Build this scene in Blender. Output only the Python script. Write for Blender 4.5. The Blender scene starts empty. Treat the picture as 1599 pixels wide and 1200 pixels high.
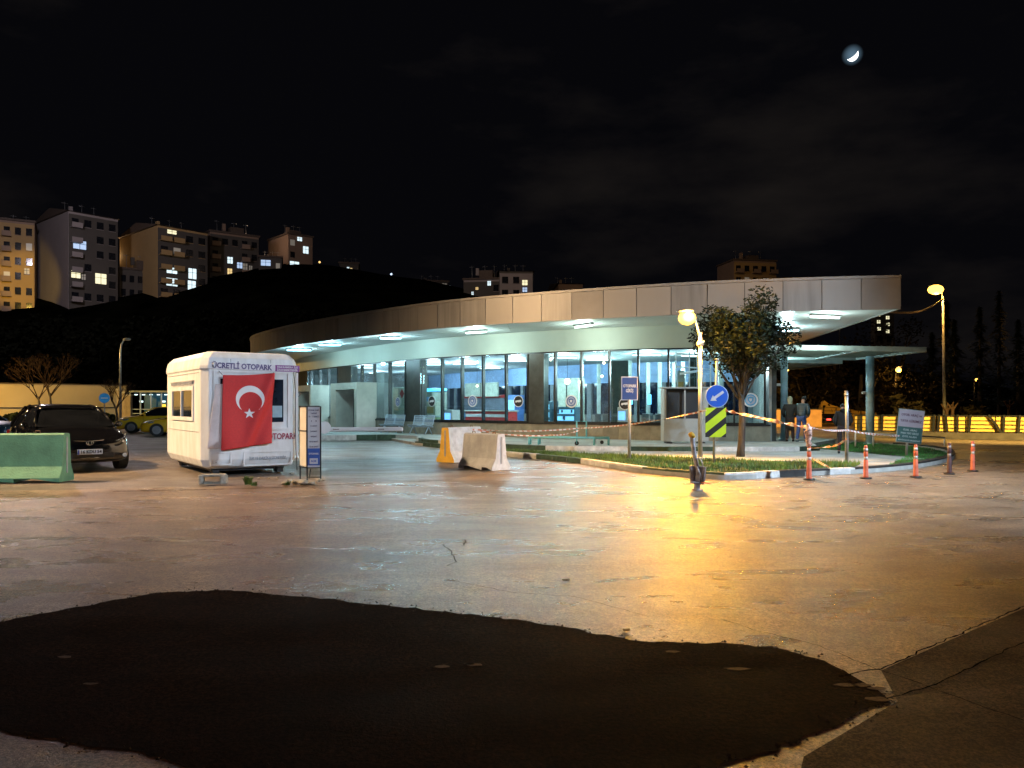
import bpy, bmesh, math, random
from mathutils import Vector, Matrix
R = math.radians
random.seed(7)
S = bpy.context.scene
COL = S.collection

# ------------------------------------------------------------------ camera
FPX, CX, HOR, EYE = 1200.0, 799.5, 632.0, 1.6      # photo pixels (1599 x 1200)
cam = bpy.data.cameras.new('camera')
cam.sensor_width = 36.0
cam.lens = 36.0 * FPX / 1599.0
cam.shift_y = (HOR - 600.0) / 1599.0
cam.clip_start = 0.05
cam.clip_end = 3000
camo = bpy.data.objects.new('camera', cam)
COL.objects.link(camo)
camo.location = (0, 0, EYE)
camo.rotation_euler = (R(90), 0, 0)
S.camera = camo

# ------------------------------------------------------------------ world: night sky with thin cloud
W = bpy.data.worlds.new('World'); S.world = W; W.use_nodes = True
wn, wl = W.node_tree.nodes, W.node_tree.links
wn.clear()
out = wn.new('ShaderNodeOutputWorld')
sky = wn.new('ShaderNodeTexSky'); sky.sky_type = 'NISHITA'; sky.sun_disc = False
sky.sun_elevation = R(-7); sky.sun_rotation = R(205)
bg1 = wn.new('ShaderNodeBackground'); bg1.inputs['Strength'].default_value = 0.06
wl.new(sky.outputs[0], bg1.inputs['Color'])
tc = wn.new('ShaderNodeTexCoord')
sep = wn.new('ShaderNodeSeparateXYZ'); wl.new(tc.outputs['Generated'], sep.inputs[0])
mp = wn.new('ShaderNodeMapping'); mp.inputs['Scale'].default_value = (1.5, 1.5, 4.2)
mp.inputs['Location'].default_value = (0.35, 0.0, 0.6)
wl.new(tc.outputs['Generated'], mp.inputs['Vector'])
nz = wn.new('ShaderNodeTexNoise'); nz.inputs['Scale'].default_value = 1.7
nz.inputs['Detail'].default_value = 6; nz.inputs['Roughness'].default_value = 0.55
wl.new(mp.outputs[0], nz.inputs['Vector'])
cr = wn.new('ShaderNodeValToRGB')
cr.color_ramp.elements[0].position = 0.50; cr.color_ramp.elements[0].color = (0.0019, 0.0019, 0.0027, 1)
cr.color_ramp.elements[1].position = 0.78; cr.color_ramp.elements[1].color = (0.0115, 0.0095, 0.0085, 1)
wl.new(nz.outputs['Fac'], cr.inputs[0])
bg2 = wn.new('ShaderNodeBackground'); bg2.inputs['Strength'].default_value = 1.0
wl.new(cr.outputs[0], bg2.inputs['Color'])
# moon halo, a glow painted into the sky colour around the moon's direction
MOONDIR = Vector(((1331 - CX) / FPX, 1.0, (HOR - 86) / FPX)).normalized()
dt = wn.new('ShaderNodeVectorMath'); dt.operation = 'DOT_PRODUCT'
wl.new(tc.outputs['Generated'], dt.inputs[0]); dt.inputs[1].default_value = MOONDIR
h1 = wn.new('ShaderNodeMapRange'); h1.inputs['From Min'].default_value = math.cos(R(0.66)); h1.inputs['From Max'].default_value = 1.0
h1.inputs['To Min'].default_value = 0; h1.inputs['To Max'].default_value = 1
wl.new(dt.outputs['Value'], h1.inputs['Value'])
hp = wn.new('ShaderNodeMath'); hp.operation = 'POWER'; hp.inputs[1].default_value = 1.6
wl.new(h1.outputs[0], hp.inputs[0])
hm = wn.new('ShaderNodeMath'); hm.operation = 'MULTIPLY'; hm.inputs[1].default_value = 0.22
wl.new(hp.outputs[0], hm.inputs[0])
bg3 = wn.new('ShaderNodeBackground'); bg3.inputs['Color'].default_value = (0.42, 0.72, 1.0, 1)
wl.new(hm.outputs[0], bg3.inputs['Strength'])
a1 = wn.new('ShaderNodeAddShader'); a2 = wn.new('ShaderNodeAddShader')
wl.new(bg1.outputs[0], a1.inputs[0]); wl.new(bg2.outputs[0], a1.inputs[1])
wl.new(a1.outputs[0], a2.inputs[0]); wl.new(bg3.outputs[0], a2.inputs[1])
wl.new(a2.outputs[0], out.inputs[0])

# faint moonlight (the one sun lamp)
sl = bpy.data.lights.new('moonlight', 'SUN'); sl.energy = 0.012; sl.color = (0.75, 0.85, 1.0); sl.angle = R(0.5)
so = bpy.data.objects.new('moonlight', sl); COL.objects.link(so)
so.rotation_euler = (-MOONDIR).to_track_quat('-Z', 'Y').to_euler()

S.view_settings.view_transform = 'Standard'; S.view_settings.look = 'None'
S.view_settings.exposure = 0; S.view_settings.gamma = 1
S.render.engine = 'CYCLES'
S.cycles.use_denoising = True
try: S.cycles.denoiser = 'OPENIMAGEDENOISE'
except Exception: pass
S.cycles.max_bounces = 7; S.cycles.diffuse_bounces = 3; S.cycles.glossy_bounces = 4
S.cycles.transparent_max_bounces = 12; S.cycles.sample_clamp_indirect = 3.0
S.cycles.sample_clamp_direct = 0

def lamp_point(name, loc, power, color, radius=0.15, parent=None, spot=None, kind='POINT', target=None):
    l = bpy.data.lights.new(name, kind); l.energy = power; l.color = color; l.shadow_soft_size = radius
    if kind == 'SPOT':
        l.spot_size = R(spot or 140); l.spot_blend = 0.6
    o = bpy.data.objects.new(name, l); COL.objects.link(o)
    o.location = loc
    if target is not None:
        o.rotation_euler = (Vector(target) - Vector(loc)).to_track_quat('-Z', 'Y').to_euler()
    if parent is not None:
        o.parent = parent
        o.location = Vector(loc) - parent.location
    return o
SODIUM = (1.0, 0.50, 0.09)
SODIUM_PALE = (1.0, 0.66, 0.34)
COOL = (0.62, 0.80, 1.0)

# ------------------------------------------------------------------ pixel helpers (photo pixels to places)
def P(u, v, d): return Vector(((u - CX) / FPX * d, d, EYE + (HOR - v) / FPX * d))
def G(u, v, z=0.0):
    d = (EYE - z) * FPX / (v - HOR)
    return Vector(((u - CX) / FPX * d, d, z))

# ------------------------------------------------------------------ materials
MATS = {}
def mat(name, col, rough=0.6, metal=0.0, var=0.12, vscale=3.0, bump=0.0, bscale=40.0, emit=None, estr=0.0, spec=0.5, coat=0.0, col2=None, stretch=None):
    if name in MATS: return MATS[name]
    m = bpy.data.materials.new(name); m.use_nodes = True
    n, l = m.node_tree.nodes, m.node_tree.links
    b = n['Principled BSDF']
    b.inputs['Roughness'].default_value = rough; b.inputs['Metallic'].default_value = metal
    b.inputs['Specular IOR Level'].default_value = spec
    b.inputs['Coat Weight'].default_value = coat
    t = n.new('ShaderNodeTexCoord')
    src = t.outputs['Object']
    if stretch:
        mpn = n.new('ShaderNodeMapping'); mpn.inputs['Scale'].default_value = stretch
        l.new(src, mpn.inputs[0]); src = mpn.outputs[0]
    c2 = col2 or tuple(max(0, c * (1 - var * 2.2)) for c in col)
    c1 = tuple(min(1, c * (1 + var)) for c in col)
    nz = n.new('ShaderNodeTexNoise'); nz.inputs['Scale'].default_value = vscale; nz.inputs['Detail'].default_value = 6
    nz.inputs['Roughness'].default_value = 0.6
    l.new(src, nz.inputs['Vector'])
    r = n.new('ShaderNodeValToRGB'); r.color_ramp.elements[0].position = 0.32; r.color_ramp.elements[1].position = 0.68
    r.color_ramp.elements[0].color = (*c2, 1); r.color_ramp.elements[1].color = (*c1, 1)
    l.new(nz.outputs['Fac'], r.inputs[0]); l.new(r.outputs[0], b.inputs['Base Color'])
    if bump:
        n2 = n.new('ShaderNodeTexNoise'); n2.inputs['Scale'].default_value = bscale; n2.inputs['Detail'].default_value = 5
        l.new(src, n2.inputs['Vector'])
        bp = n.new('ShaderNodeBump'); bp.inputs['Strength'].default_value = min(1, bump); bp.inputs['Distance'].default_value = 0.02
        l.new(n2.outputs['Fac'], bp.inputs['Height']); l.new(bp.outputs[0], b.inputs['Normal'])
    if emit:
        b.inputs['Emission Color'].default_value = (*emit, 1); b.inputs['Emission Strength'].default_value = estr
    MATS[name] = m
    return m

def emis(name, col, s):
    return mat(name, tuple(min(.8, c) for c in col), 0.5, emit=col, estr=s, var=0.0)

def glass_mat(name, tint=(0.84, 0.92, 0.92), f0=0.05):
    if name in MATS: return MATS[name]
    m = bpy.data.materials.new(name); m.use_nodes = True
    n, l = m.node_tree.nodes, m.node_tree.links
    n.clear()
    o = n.new('ShaderNodeOutputMaterial'); tr = n.new('ShaderNodeBsdfTransparent'); tr.inputs[0].default_value = (*tint, 1)
    gl = n.new('ShaderNodeBsdfGlossy'); gl.inputs['Roughness'].default_value = 0.015; gl.inputs[0].default_value = (0.9, 0.95, 1, 1)
    fr = n.new('ShaderNodeFresnel'); ge = n.new('ShaderNodeNewGeometry'); ir = n.new('ShaderNodeMapRange')
    ir.inputs['To Min'].default_value = 1.5; ir.inputs['To Max'].default_value = 1 / 1.5   # the same Fresnel from both sides of a thin pane
    l.new(ge.outputs['Backfacing'], ir.inputs['Value']); l.new(ir.outputs[0], fr.inputs[0])
    ad = n.new('ShaderNodeMath'); ad.operation = 'ADD'; ad.inputs[1].default_value = f0; ad.use_clamp = True
    l.new(fr.outputs[0], ad.inputs[0])
    mx = n.new('ShaderNodeMixShader'); l.new(ad.outputs[0], mx.inputs[0]); l.new(tr.outputs[0], mx.inputs[1]); l.new(gl.outputs[0], mx.inputs[2])
    l.new(mx.outputs[0], o.inputs[0]); MATS[name] = m
    return m

def asphalt(name, dark, light, rough_lo, rough_hi, grain=62, crack=True, streak=0.5, spec=.5):
    m = bpy.data.materials.new(name); m.use_nodes = True
    n, l = m.node_tree.nodes, m.node_tree.links
    b = n['Principled BSDF']
    t = n.new('ShaderNodeTexCoord'); src = t.outputs['Object']
    def noise(sc, det=5, rg=.6, vec=src, dist=0.0):
        k = n.new('ShaderNodeTexNoise'); k.inputs['Scale'].default_value = sc; k.inputs['Detail'].default_value = det
        k.inputs['Roughness'].default_value = rg; k.inputs['Distortion'].default_value = dist; l.new(vec, k.inputs['Vector']); return k.outputs['Fac']
    def ramp(fac, p0, p1, c0, c1):
        k = n.new('ShaderNodeValToRGB'); k.color_ramp.elements[0].position = p0; k.color_ramp.elements[1].position = p1
        k.color_ramp.elements[0].color = (*c0, 1); k.color_ramp.elements[1].color = (*c1, 1); l.new(fac, k.inputs[0]); return k.outputs[0]
    def mixc(f, a, bb, mode='MIX'):
        k = n.new('ShaderNodeMix'); k.data_type = 'RGBA'; k.blend_type = mode
        if isinstance(f, float): k.inputs[0].default_value = f
        else: l.new(f, k.inputs[0])
        l.new(a, k.inputs[6])
        if isinstance(bb, tuple): k.inputs[7].default_value = (*bb, 1)
        else: l.new(bb, k.inputs[7])
        return k.outputs[2]
    base = ramp(noise(0.55, 7, .62), .33, .68, dark, light)
    # tyre-worn streaks
    mpn = n.new('ShaderNodeMapping'); mpn.inputs['Rotation'].default_value = (0, 0, R(-33)); mpn.inputs['Scale'].default_value = (0.7, 1.7, 1)
    l.new(src, mpn.inputs[0])
    st = ramp(noise(1.3, 6, .65, mpn.outputs[0], .4), .44, .72, (0.55, 0.55, 0.55), (1.35, 1.32, 1.28))
    base = mixc(streak, base, st, 'MULTIPLY')
    agg = ramp(noise(grain, 2, .8), .40, .60, (0.30, 0.30, 0.30), (1.9, 1.85, 1.8))
    base = mixc(0.9, base, agg, 'MULTIPLY')
    vs_ = n.new('ShaderNodeTexVoronoi'); vs_.inputs['Scale'].default_value = grain * .75; l.new(src, vs_.inputs['Vector'])
    spk = ramp(vs_.outputs['Distance'], .10, .24, (2.4, 2.35, 2.3), (1, 1, 1))
    base = mixc(0.55, base, spk, 'MULTIPLY')
    ag2 = ramp(noise(grain * .22, 5, .8), .38, .64, (0.62, 0.62, 0.62), (1.4, 1.38, 1.36))
    base = mixc(0.8, base, ag2, 'MULTIPLY')
    blot = ramp(noise(2.3, 4, .5), .56, .75, (1, 1, 1), (0.5, 0.48, 0.46))
    base = mixc(0.6, base, blot, 'MULTIPLY')
    if crack:
        vo = n.new('ShaderNodeTexVoronoi'); vo.feature = 'DISTANCE_TO_EDGE'; vo.inputs['Scale'].default_value = 0.32
        w = n.new('ShaderNodeTexNoise'); w.inputs['Scale'].default_value = 2.2; w.inputs['Detail'].default_value = 6; l.new(src, w.inputs['Vector'])
        ad = n.new('ShaderNodeMix'); ad.data_type = 'RGBA'; ad.inputs[0].default_value = 0.16; l.new(src, ad.inputs[6]); l.new(w.outputs['Color'], ad.inputs[7])
        l.new(ad.outputs[2], vo.inputs['Vector'])
        ck = ramp(vo.outputs['Distance'], .0, .006, (1, 1, 1), (0, 0, 0))
        sp = ramp(noise(.35, 3), .52, .60, (0, 0, 0), (1, 1, 1))
        ckm = mixc(1.0, ck, sp, 'MULTIPLY')
        base = mixc(ckm, base, (0.012, 0.011, 0.010))
    l.new(base, b.inputs['Base Color'])
    mr = n.new('ShaderNodeMapRange'); mr.inputs['To Min'].default_value = rough_lo; mr.inputs['To Max'].default_value = rough_hi
    mr.inputs['From Min'].default_value = .35; mr.inputs['From Max'].default_value = .68
    l.new(noise(0.9, 6, .6, mpn.outputs[0], .5), mr.inputs['Value']); l.new(mr.outputs[0], b.inputs['Roughness'])
    bp = n.new('ShaderNodeBump'); bp.inputs['Strength'].default_value = 1.0; bp.inputs['Distance'].default_value = 0.012
    l.new(noise(grain, 4, .8), bp.inputs['Height'])
    bp2 = n.new('ShaderNodeBump'); bp2.inputs['Strength'].default_value = 0.07; bp2.inputs['Distance'].default_value = 0.03
    l.new(noise(3.5, 5), bp2.inputs['Height']); l.new(bp.outputs[0], bp2.inputs['Normal'])
    l.new(bp2.outputs[0], b.inputs['Normal'])
    b.inputs['Specular IOR Level'].default_value = spec
    MATS[name] = m
    return m

M_road = asphalt('asphalt_worn', (0.16, 0.112, 0.074), (0.32, 0.240, 0.163), 0.22, 0.42, spec=.75)
M_lot = asphalt('asphalt_lot', (0.12, 0.10, 0.086), (0.22, 0.185, 0.155), 0.30, 0.52)
M_patch = asphalt('asphalt_new', (0.007, 0.0034, 0.0022), (0.024, 0.0125, 0.0082), 0.75, 0.92, grain=34, crack=False, streak=0.35, spec=.025)
M_side = asphalt('asphalt_side', (0.030, 0.021, 0.016), (0.065, 0.046, 0.035), 0.5, 0.75, spec=.12)
M_conc = mat('concrete', (0.42, 0.42, 0.39), .8, var=.18, vscale=1.4, bump=.4, bscale=30)
M_pave = mat('pavement_concrete', (0.40, 0.42, 0.40), .75, var=.14, vscale=.9, bump=.3, bscale=25)
M_kw = mat('kerb_white', (0.62, 0.62, 0.60), .7, var=.15, vscale=5, bump=.3)
M_kg = mat('kerb_green', (0.035, 0.075, 0.045), .7, var=.3, vscale=5, bump=.3)
M_kb = mat('kerb_black', (0.022, 0.022, 0.022), .7, var=.3, vscale=5, bump=.3)
M_dgrey = mat('dark_frame', (0.010, 0.012, 0.013), .35, var=.1)
M_alu = mat('alu_panel', (0.34, 0.31, 0.275), .42, .25, var=.05, vscale=.5, stretch=(1, 1, .3))
M_seam = mat('panel_seam', (0.05, 0.042, 0.038), .7)
M_soff = mat('soffit_panel', (0.66, 0.70, 0.68), .28, .15, var=.03, vscale=.4)
M_bulk = mat('bulkhead_plaster', (0.66, 0.68, 0.58), .6, var=.04, vscale=.6)
M_tile = mat('base_tile', (0.30, 0.27, 0.20), .45, var=.15, vscale=2.5)
M_glass = glass_mat('terminal_glass')
M_white = mat('white_paint', (0.72, 0.72, 0.72), .5, var=.06, vscale=2)
M_steel = mat('galvanised_steel', (0.42, 0.43, 0.44), .4, .7, var=.15, vscale=6)
M_black = mat('black_plastic', (0.012, 0.012, 0.013), .5, var=.2)

# ------------------------------------------------------------------ mesh builder
class B:
    def __init__(s): s.bm = bmesh.new()
    def face(s, vs, mi=0, smooth=False):
        try:
            f = s.bm.faces.new([s.bm.verts.new(v) for v in vs]); f.material_index = mi; f.smooth = smooth; return f
        except ValueError: return None
    def box(s, c, sz, rz=0.0, mi=0, bev=0.0, seg=2, rx=0.0, ry=0.0):
        m = Matrix.Translation(c) @ Matrix.Rotation(rz, 4, 'Z') @ Matrix.Rotation(ry, 4, 'Y') @ Matrix.Rotation(rx, 4, 'X') @ Matrix.Diagonal((*sz, 1))
        r = bmesh.ops.create_cube(s.bm, size=1.0, matrix=m)
        fs = set(f for v in r['verts'] for f in v.link_faces)
        for f in fs: f.material_index = mi
        if bev > 0:
            es = list(set(e for v in r['verts'] for e in v.link_edges))
            rb = bmesh.ops.bevel(s.bm, geom=es, offset=bev, segments=seg, affect='EDGES', profile=.5, material=mi)
            for f in rb['faces']: f.material_index = mi
        return s
    def tube(s, pts, r, n=8, mi=0, cap=True, smooth=True):
        pts = [Vector(p) for p in pts]
        if not isinstance(r, (list, tuple)): r = [r] * len(pts)
        rings = []; up = None
        for i, p in enumerate(pts):
            a = pts[max(0, i - 1)]; c = pts[min(len(pts) - 1, i + 1)]
            t = (c - a)
            if t.length < 1e-9: t = Vector((0, 0, 1))
            t.normalize()
            if up is None: up = Vector((1, 0, 0)) if abs(t.x) < .9 else Vector((0, 1, 0))
            x = (up - t * up.dot(t)).normalized(); y = t.cross(x); up = x
            rings.append([s.bm.verts.new(p + (x * math.cos(2 * math.pi * k / n) + y * math.sin(2 * math.pi * k / n)) * r[i]) for k in range(n)])
        for a, c in zip(rings, rings[1:]):
            for k in range(n):
                f = s.bm.faces.new((a[k], a[(k + 1) % n], c[(k + 1) % n], c[k])); f.material_index = mi; f.smooth = smooth
        if cap:
            for q in (rings[0][::-1], rings[-1]):
                f = s.bm.faces.new(q); f.material_index = mi
        return s
    def prism(s, poly, z0, z1, mi=0, mtop=None, bottom=True):
        n = len(poly)
        area = sum(poly[i][0] * poly[(i + 1) % n][1] - poly[(i + 1) % n][0] * poly[i][1] for i in range(n))
        if area < 0: poly = poly[::-1]
        lo = [s.bm.verts.new((p[0], p[1], z0)) for p in poly]; hi = [s.bm.verts.new((p[0], p[1], z1)) for p in poly]
        f = s.bm.faces.new(hi); f.material_index = mi if mtop is None else mtop
        if bottom:
            f = s.bm.faces.new(lo[::-1]); f.material_index = mi
        for i in range(n):
            f = s.bm.faces.new((lo[i], lo[(i + 1) % n], hi[(i + 1) % n], hi[i])); f.material_index = mi
        return s
    def extr(s, poly, depth, M, mi=0, mside=None):
        """2D polygon (x,z) extruded along +y by depth, then matrix M"""
        n = len(poly)
        a = [s.bm.verts.new(M @ Vector((p[0], 0, p[1]))) for p in poly]; b = [s.bm.verts.new(M @ Vector((p[0], depth, p[1]))) for p in poly]
        f = s.bm.faces.new(a); f.material_index = mi
        f = s.bm.faces.new(b[::-1]); f.material_index = mi
        for i in range(n):
            f = s.bm.faces.new((b[i], b[(i + 1) % n], a[(i + 1) % n], a[i])); f.material_index = mi if mside is None else mside
        return s
    def disc(s, c, r, th, axis='Y', n=28, mi=0, M=None):
        m = Matrix.Translation(c)
        if axis == 'Y': m = m @ Matrix.Rotation(R(90), 4, 'X')
        if axis == 'X': m = m @ Matrix.Rotation(R(90), 4, 'Y')
        if M is not None: m = M @ m
        r_ = bmesh.ops.create_cone(s.bm, cap_ends=True, segments=n, radius1=r, radius2=r, depth=th, matrix=m)
        for f in set(f for v in r_['verts'] for f in v.link_faces): f.material_index = mi
        return s
    def ball(s, c, r, mi=0, sc=(1, 1, 1), sub=2):
        m = Matrix.Translation(c) @ Matrix.Diagonal((*sc, 1))
        r_ = bmesh.ops.create_icosphere(s.bm, subdivisions=sub, radius=r, matrix=m)
        for f in set(f for v in r_['verts'] for f in v.link_faces): f.material_index = mi; f.smooth = True
        return s
    def build(s, name, mats, parent=None, world=False, smooth=False):
        bmesh.ops.recalc_face_normals(s.bm, faces=s.bm.faces) if not getattr(s, 'keep', False) else None
        me = bpy.data.meshes.new(name); s.bm.to_mesh(me); s.bm.free()
        if not isinstance(mats, (list, tuple)): mats = [mats]
        for m in mats: me.materials.append(m)
        o = bpy.data.objects.new(name, me); COL.objects.link(o)
        if parent is not None:
            if world:
                q = parent; M = Matrix.Identity(4)
                while q is not None:
                    M = Matrix.Translation(q.location) @ q.rotation_euler.to_matrix().to_4x4() @ M; q = q.parent
                me.transform(M.inverted())
            o.parent = parent
        if smooth:
            for p in me.polygons: p.use_smooth = True
        return o

def tag(o, label=None, cat=None, group=None, kind=None):
    if label: o['label'] = label
    if cat: o['category'] = cat
    if group: o['group'] = group
    if kind: o['kind'] = kind
    return o
def thing(name, label, cat, loc=(0, 0, 0), rz=0.0, group=None):
    o = bpy.data.objects.new(name, None); COL.objects.link(o); o.location = loc; o.rotation_euler = (0, 0, rz); o.empty_display_size = .2
    return tag(o, label, cat, group)
def struct(b, name, mats): return tag(b.build(name, mats), kind='structure')
def copy_tree(o, parent=None):
    c = o.copy(); COL.objects.link(c)
    if parent is not None: c.parent = parent
    for ch in [x for x in bpy.data.objects if x.parent == o and x is not c]: copy_tree(ch, c)
    return c

def text_mesh(txt, size, depth=0.0, width=None, bold=0.0, align='CENTER', spacing=1.0):
    cu = bpy.data.curves.new('lettering', 'FONT'); cu.body = txt; cu.size = size; cu.extrude = depth; cu.align_x = align
    cu.align_y = 'CENTER'; cu.offset = bold; cu.resolution_u = 2; cu.space_line = spacing
    o = bpy.data.objects.new('lettering', cu); COL.objects.link(o)
    bpy.context.view_layer.update()
    me = bpy.data.meshes.new_from_object(o.evaluated_get(bpy.context.evaluated_depsgraph_get()))
    bpy.data.objects.remove(o); bpy.data.curves.remove(cu)
    if width and len(me.vertices):
        xs = [v.co.x for v in me.vertices]; w = max(xs) - min(xs)
        if w > 0: me.transform(Matrix.Scale(width / w, 4, (1, 0, 0)))
    return me
def add_text(name, txt, size, mtl, parent, M, width=None, bold=0.0, align='CENTER', spacing=1.0):
    """M maps local (x right, y up) text plane to parent space"""
    me = text_mesh(txt, size, 0.002, width, bold, align, spacing); me.transform(M); me.materials.clear(); me.materials.append(mtl)
    o = bpy.data.objects.new(name, me); COL.objects.link(o); o.parent = parent
    return o
STAND = Matrix.Rotation(R(90), 4, 'X')     # xy text -> xz, facing -y

def lerp(a, b, t): return a + (b - a) * t
def catmull(pts, n=12):
    o = []; q = [pts[0]] + list(pts) + [pts[-1]]
    for i in range(1, len(q) - 2):
        for k in range(n):
            t = k / n; p0, p1, p2, p3 = [Vector(q[j]) for j in (i - 1, i, i + 1, i + 2)]
            o.append(0.5 * ((2 * p1) + (-p0 + p2) * t + (2 * p0 - 5 * p1 + 4 * p2 - p3) * t * t + (-p0 + 3 * p1 - 3 * p2 + p3) * t ** 3))
    o.append(Vector(pts[-1])); return o
class Curve2:
    def __init__(s, pts, n=14):
        s.p = catmull([Vector((*p, 0)) for p in pts], n); s.L = [0]
        for a, b in zip(s.p, s.p[1:]): s.L.append(s.L[-1] + (b - a).length)
    def at(s, l):
        l = max(0, min(s.L[-1], l))
        for i in range(len(s.p) - 1):
            if s.L[i + 1] >= l:
                t = (l - s.L[i]) / max(1e-9, s.L[i + 1] - s.L[i]); return s.p[i].lerp(s.p[i + 1], t)
        return s.p[-1].copy()
    def hit(s, u):
        k = (u - CX) / FPX
        for i in range(len(s.p) - 1):
            a, b = s.p[i], s.p[i + 1]; fa, fb = a.x - k * a.y, b.x - k * b.y
            if fa * fb <= 0 and fa != fb: return s.L[i] + fa / (fa - fb) * (s.L[i + 1] - s.L[i])
        return min(range(len(s.p)), key=lambda i: abs(s.p[i].x - k * s.p[i].y)) and s.L[min(range(len(s.p)), key=lambda i: abs(s.p[i].x - k * s.p[i].y))]
    def frame(s, l):
        a, b = s.at(l - .05), s.at(l + .05); t = (b - a).normalized(); return s.at(l), t, Vector((t.y, -t.x, 0))

# ================================================================== GROUND
def patchpoly(px, jit=0.0, sub=1, z=0.0):
    w = [G(u, v, z) for u, v in px]; o = []
    for a, b in zip(w, w[1:] + w[:1]):
        n = max(1, int((b - a).length / sub)) if jit else 1
        for k in range(n):
            p = a.lerp(b, k / n)
            if jit: p += Vector((random.uniform(-jit, jit), random.uniform(-jit, jit), 0))
            o.append((p.x, p.y))
    return o
def sheet(name, poly, z, m):
    b = B(); b.face([(x, y, z) for x, y in poly]); o = struct(b, name, m); 
    if o.data.polygons[0].normal.z < 0: o.data.flip_normals()
    return o
sheet('ground', [(-900, -60), (900, -60), (900, 1400), (-900, 1400)], -0.02, M_lot)
sheet('road', [(-60, -12), (60, -12), (60, 15.2), (30, 17.5), (14, 30), (2, 26), (-1.3, 16.35), (-3.9, 15.6), (-8.4, 14.5), (-16, 13.6), (-60, 11)], -0.008, M_road)
pp = patchpoly([(-260, 1010), (0, 970), (130, 946), (240, 926), (350, 921), (500, 934), (700, 955), (860, 975), (1000, 1002), (1120, 1004), (1200, 1009), (1290, 1031),
                (1340, 1060), (1384, 1083), (1394, 1094), (1340, 1112), (1300, 1135), (1180, 1180), (1060, 1215), (900, 1260), (520, 1245), (300, 1198), (200, 1172), (60, 1150), (0, 1141), (-260, 1120)], .022, .06)
sheet('asphalt_patch', pp, -0.002, M_patch)
sheet('side_road', [(p.x, p.y) for p in (G(1376, 1046), G(1480, 1000), G(1640, 932), G(2100, 800), G(2600, 900), G(2600, 1500), G(1180, 1500), G(1255, 1180), G(1402, 1094))], -0.005, M_side)
# cracks and seams as thin sunken tar lines
M_tar = mat('tar_seam', (0.010, 0.008, 0.007), .95, var=.3, spec=.0)
def crackline(px, w=.012, z=-0.0005):
    b = B(); pts = [G(u, v) for u, v in px]; o = []
    for a, c in zip(pts, pts[1:]):
        n = max(2, int((c - a).length / .07))
        for k in range(n): o.append(a.lerp(c, k / n) + Vector((random.uniform(-.012, .012), random.uniform(-.012, .012), 0)))
    o.append(pts[-1])
    for i in range(len(o) - 1):
        t = (o[i + 1] - o[i]).normalized(); q = Vector((-t.y, t.x, 0)); wa, wb = w * random.uniform(.4, 1.2), w * random.uniform(.4, 1.2)
        b.face([(*(o[i] + q * wa).xy, z), (*(o[i] - q * wa).xy, z), (*(o[i + 1] - q * wb).xy, z), (*(o[i + 1] + q * wb).xy, z)])
    return struct(b, 'asphalt_crack', M_tar)
crackline([(1599, 946), (1480, 998), (1376, 1044), (1310, 1056)], .008)
crackline([(1640, 985), (1540, 1030), (1452, 1072), (1380, 1092)], .006)
crackline([(1130, 968), (1190, 987), (1280, 1008), (1350, 1038), (1420, 1062), (1599, 1125)], .004)
crackline([(700, 905), (800, 925), (900, 932), (1010, 962)], .004)
crackline([(175, 768), (240, 766), (310, 765), (420, 762), (505, 758), (600, 754), (705, 750)], .03)
crackline([(690, 850), (705, 862), (712, 878), (698, 884)], .007)
crackline([(708, 846), (728, 843), (724, 852)], .01)

# loose chips of aggregate along the broken edge of the new asphalt
bb_ = B(); rnd = random.Random(77); bb_.keep = True
for i in range(len(pp)):
    (xa_, ya_), (xb_, yb_) = pp[i], pp[(i + 1) % len(pp)]
    for _ in range(2):
        t_ = rnd.random(); cx0, cy0 = lerp(xa_, xb_, t_) + rnd.gauss(0, .05), lerp(ya_, yb_, t_) + rnd.gauss(0, .05); r0_ = rnd.uniform(.004, .013); h_ = r0_ * rnd.uniform(.5, 1.0); a0_ = rnd.random() * 6
        q_ = [(cx0 + r0_ * math.cos(a0_ + j * 1.57) * rnd.uniform(.7, 1.2), cy0 + r0_ * math.sin(a0_ + j * 1.57) * rnd.uniform(.7, 1.2)) for j in range(4)]
        ap = (cx0, cy0, h_)
        for j in range(4): bb_.face([(*q_[j], -.003), (*q_[(j + 1) % 4], -.003), ap])
tag(bb_.build('gravel', mat('asphalt_chip', (.05, .04, .032), .8, var=.5, vscale=9)), kind='stuff')

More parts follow.
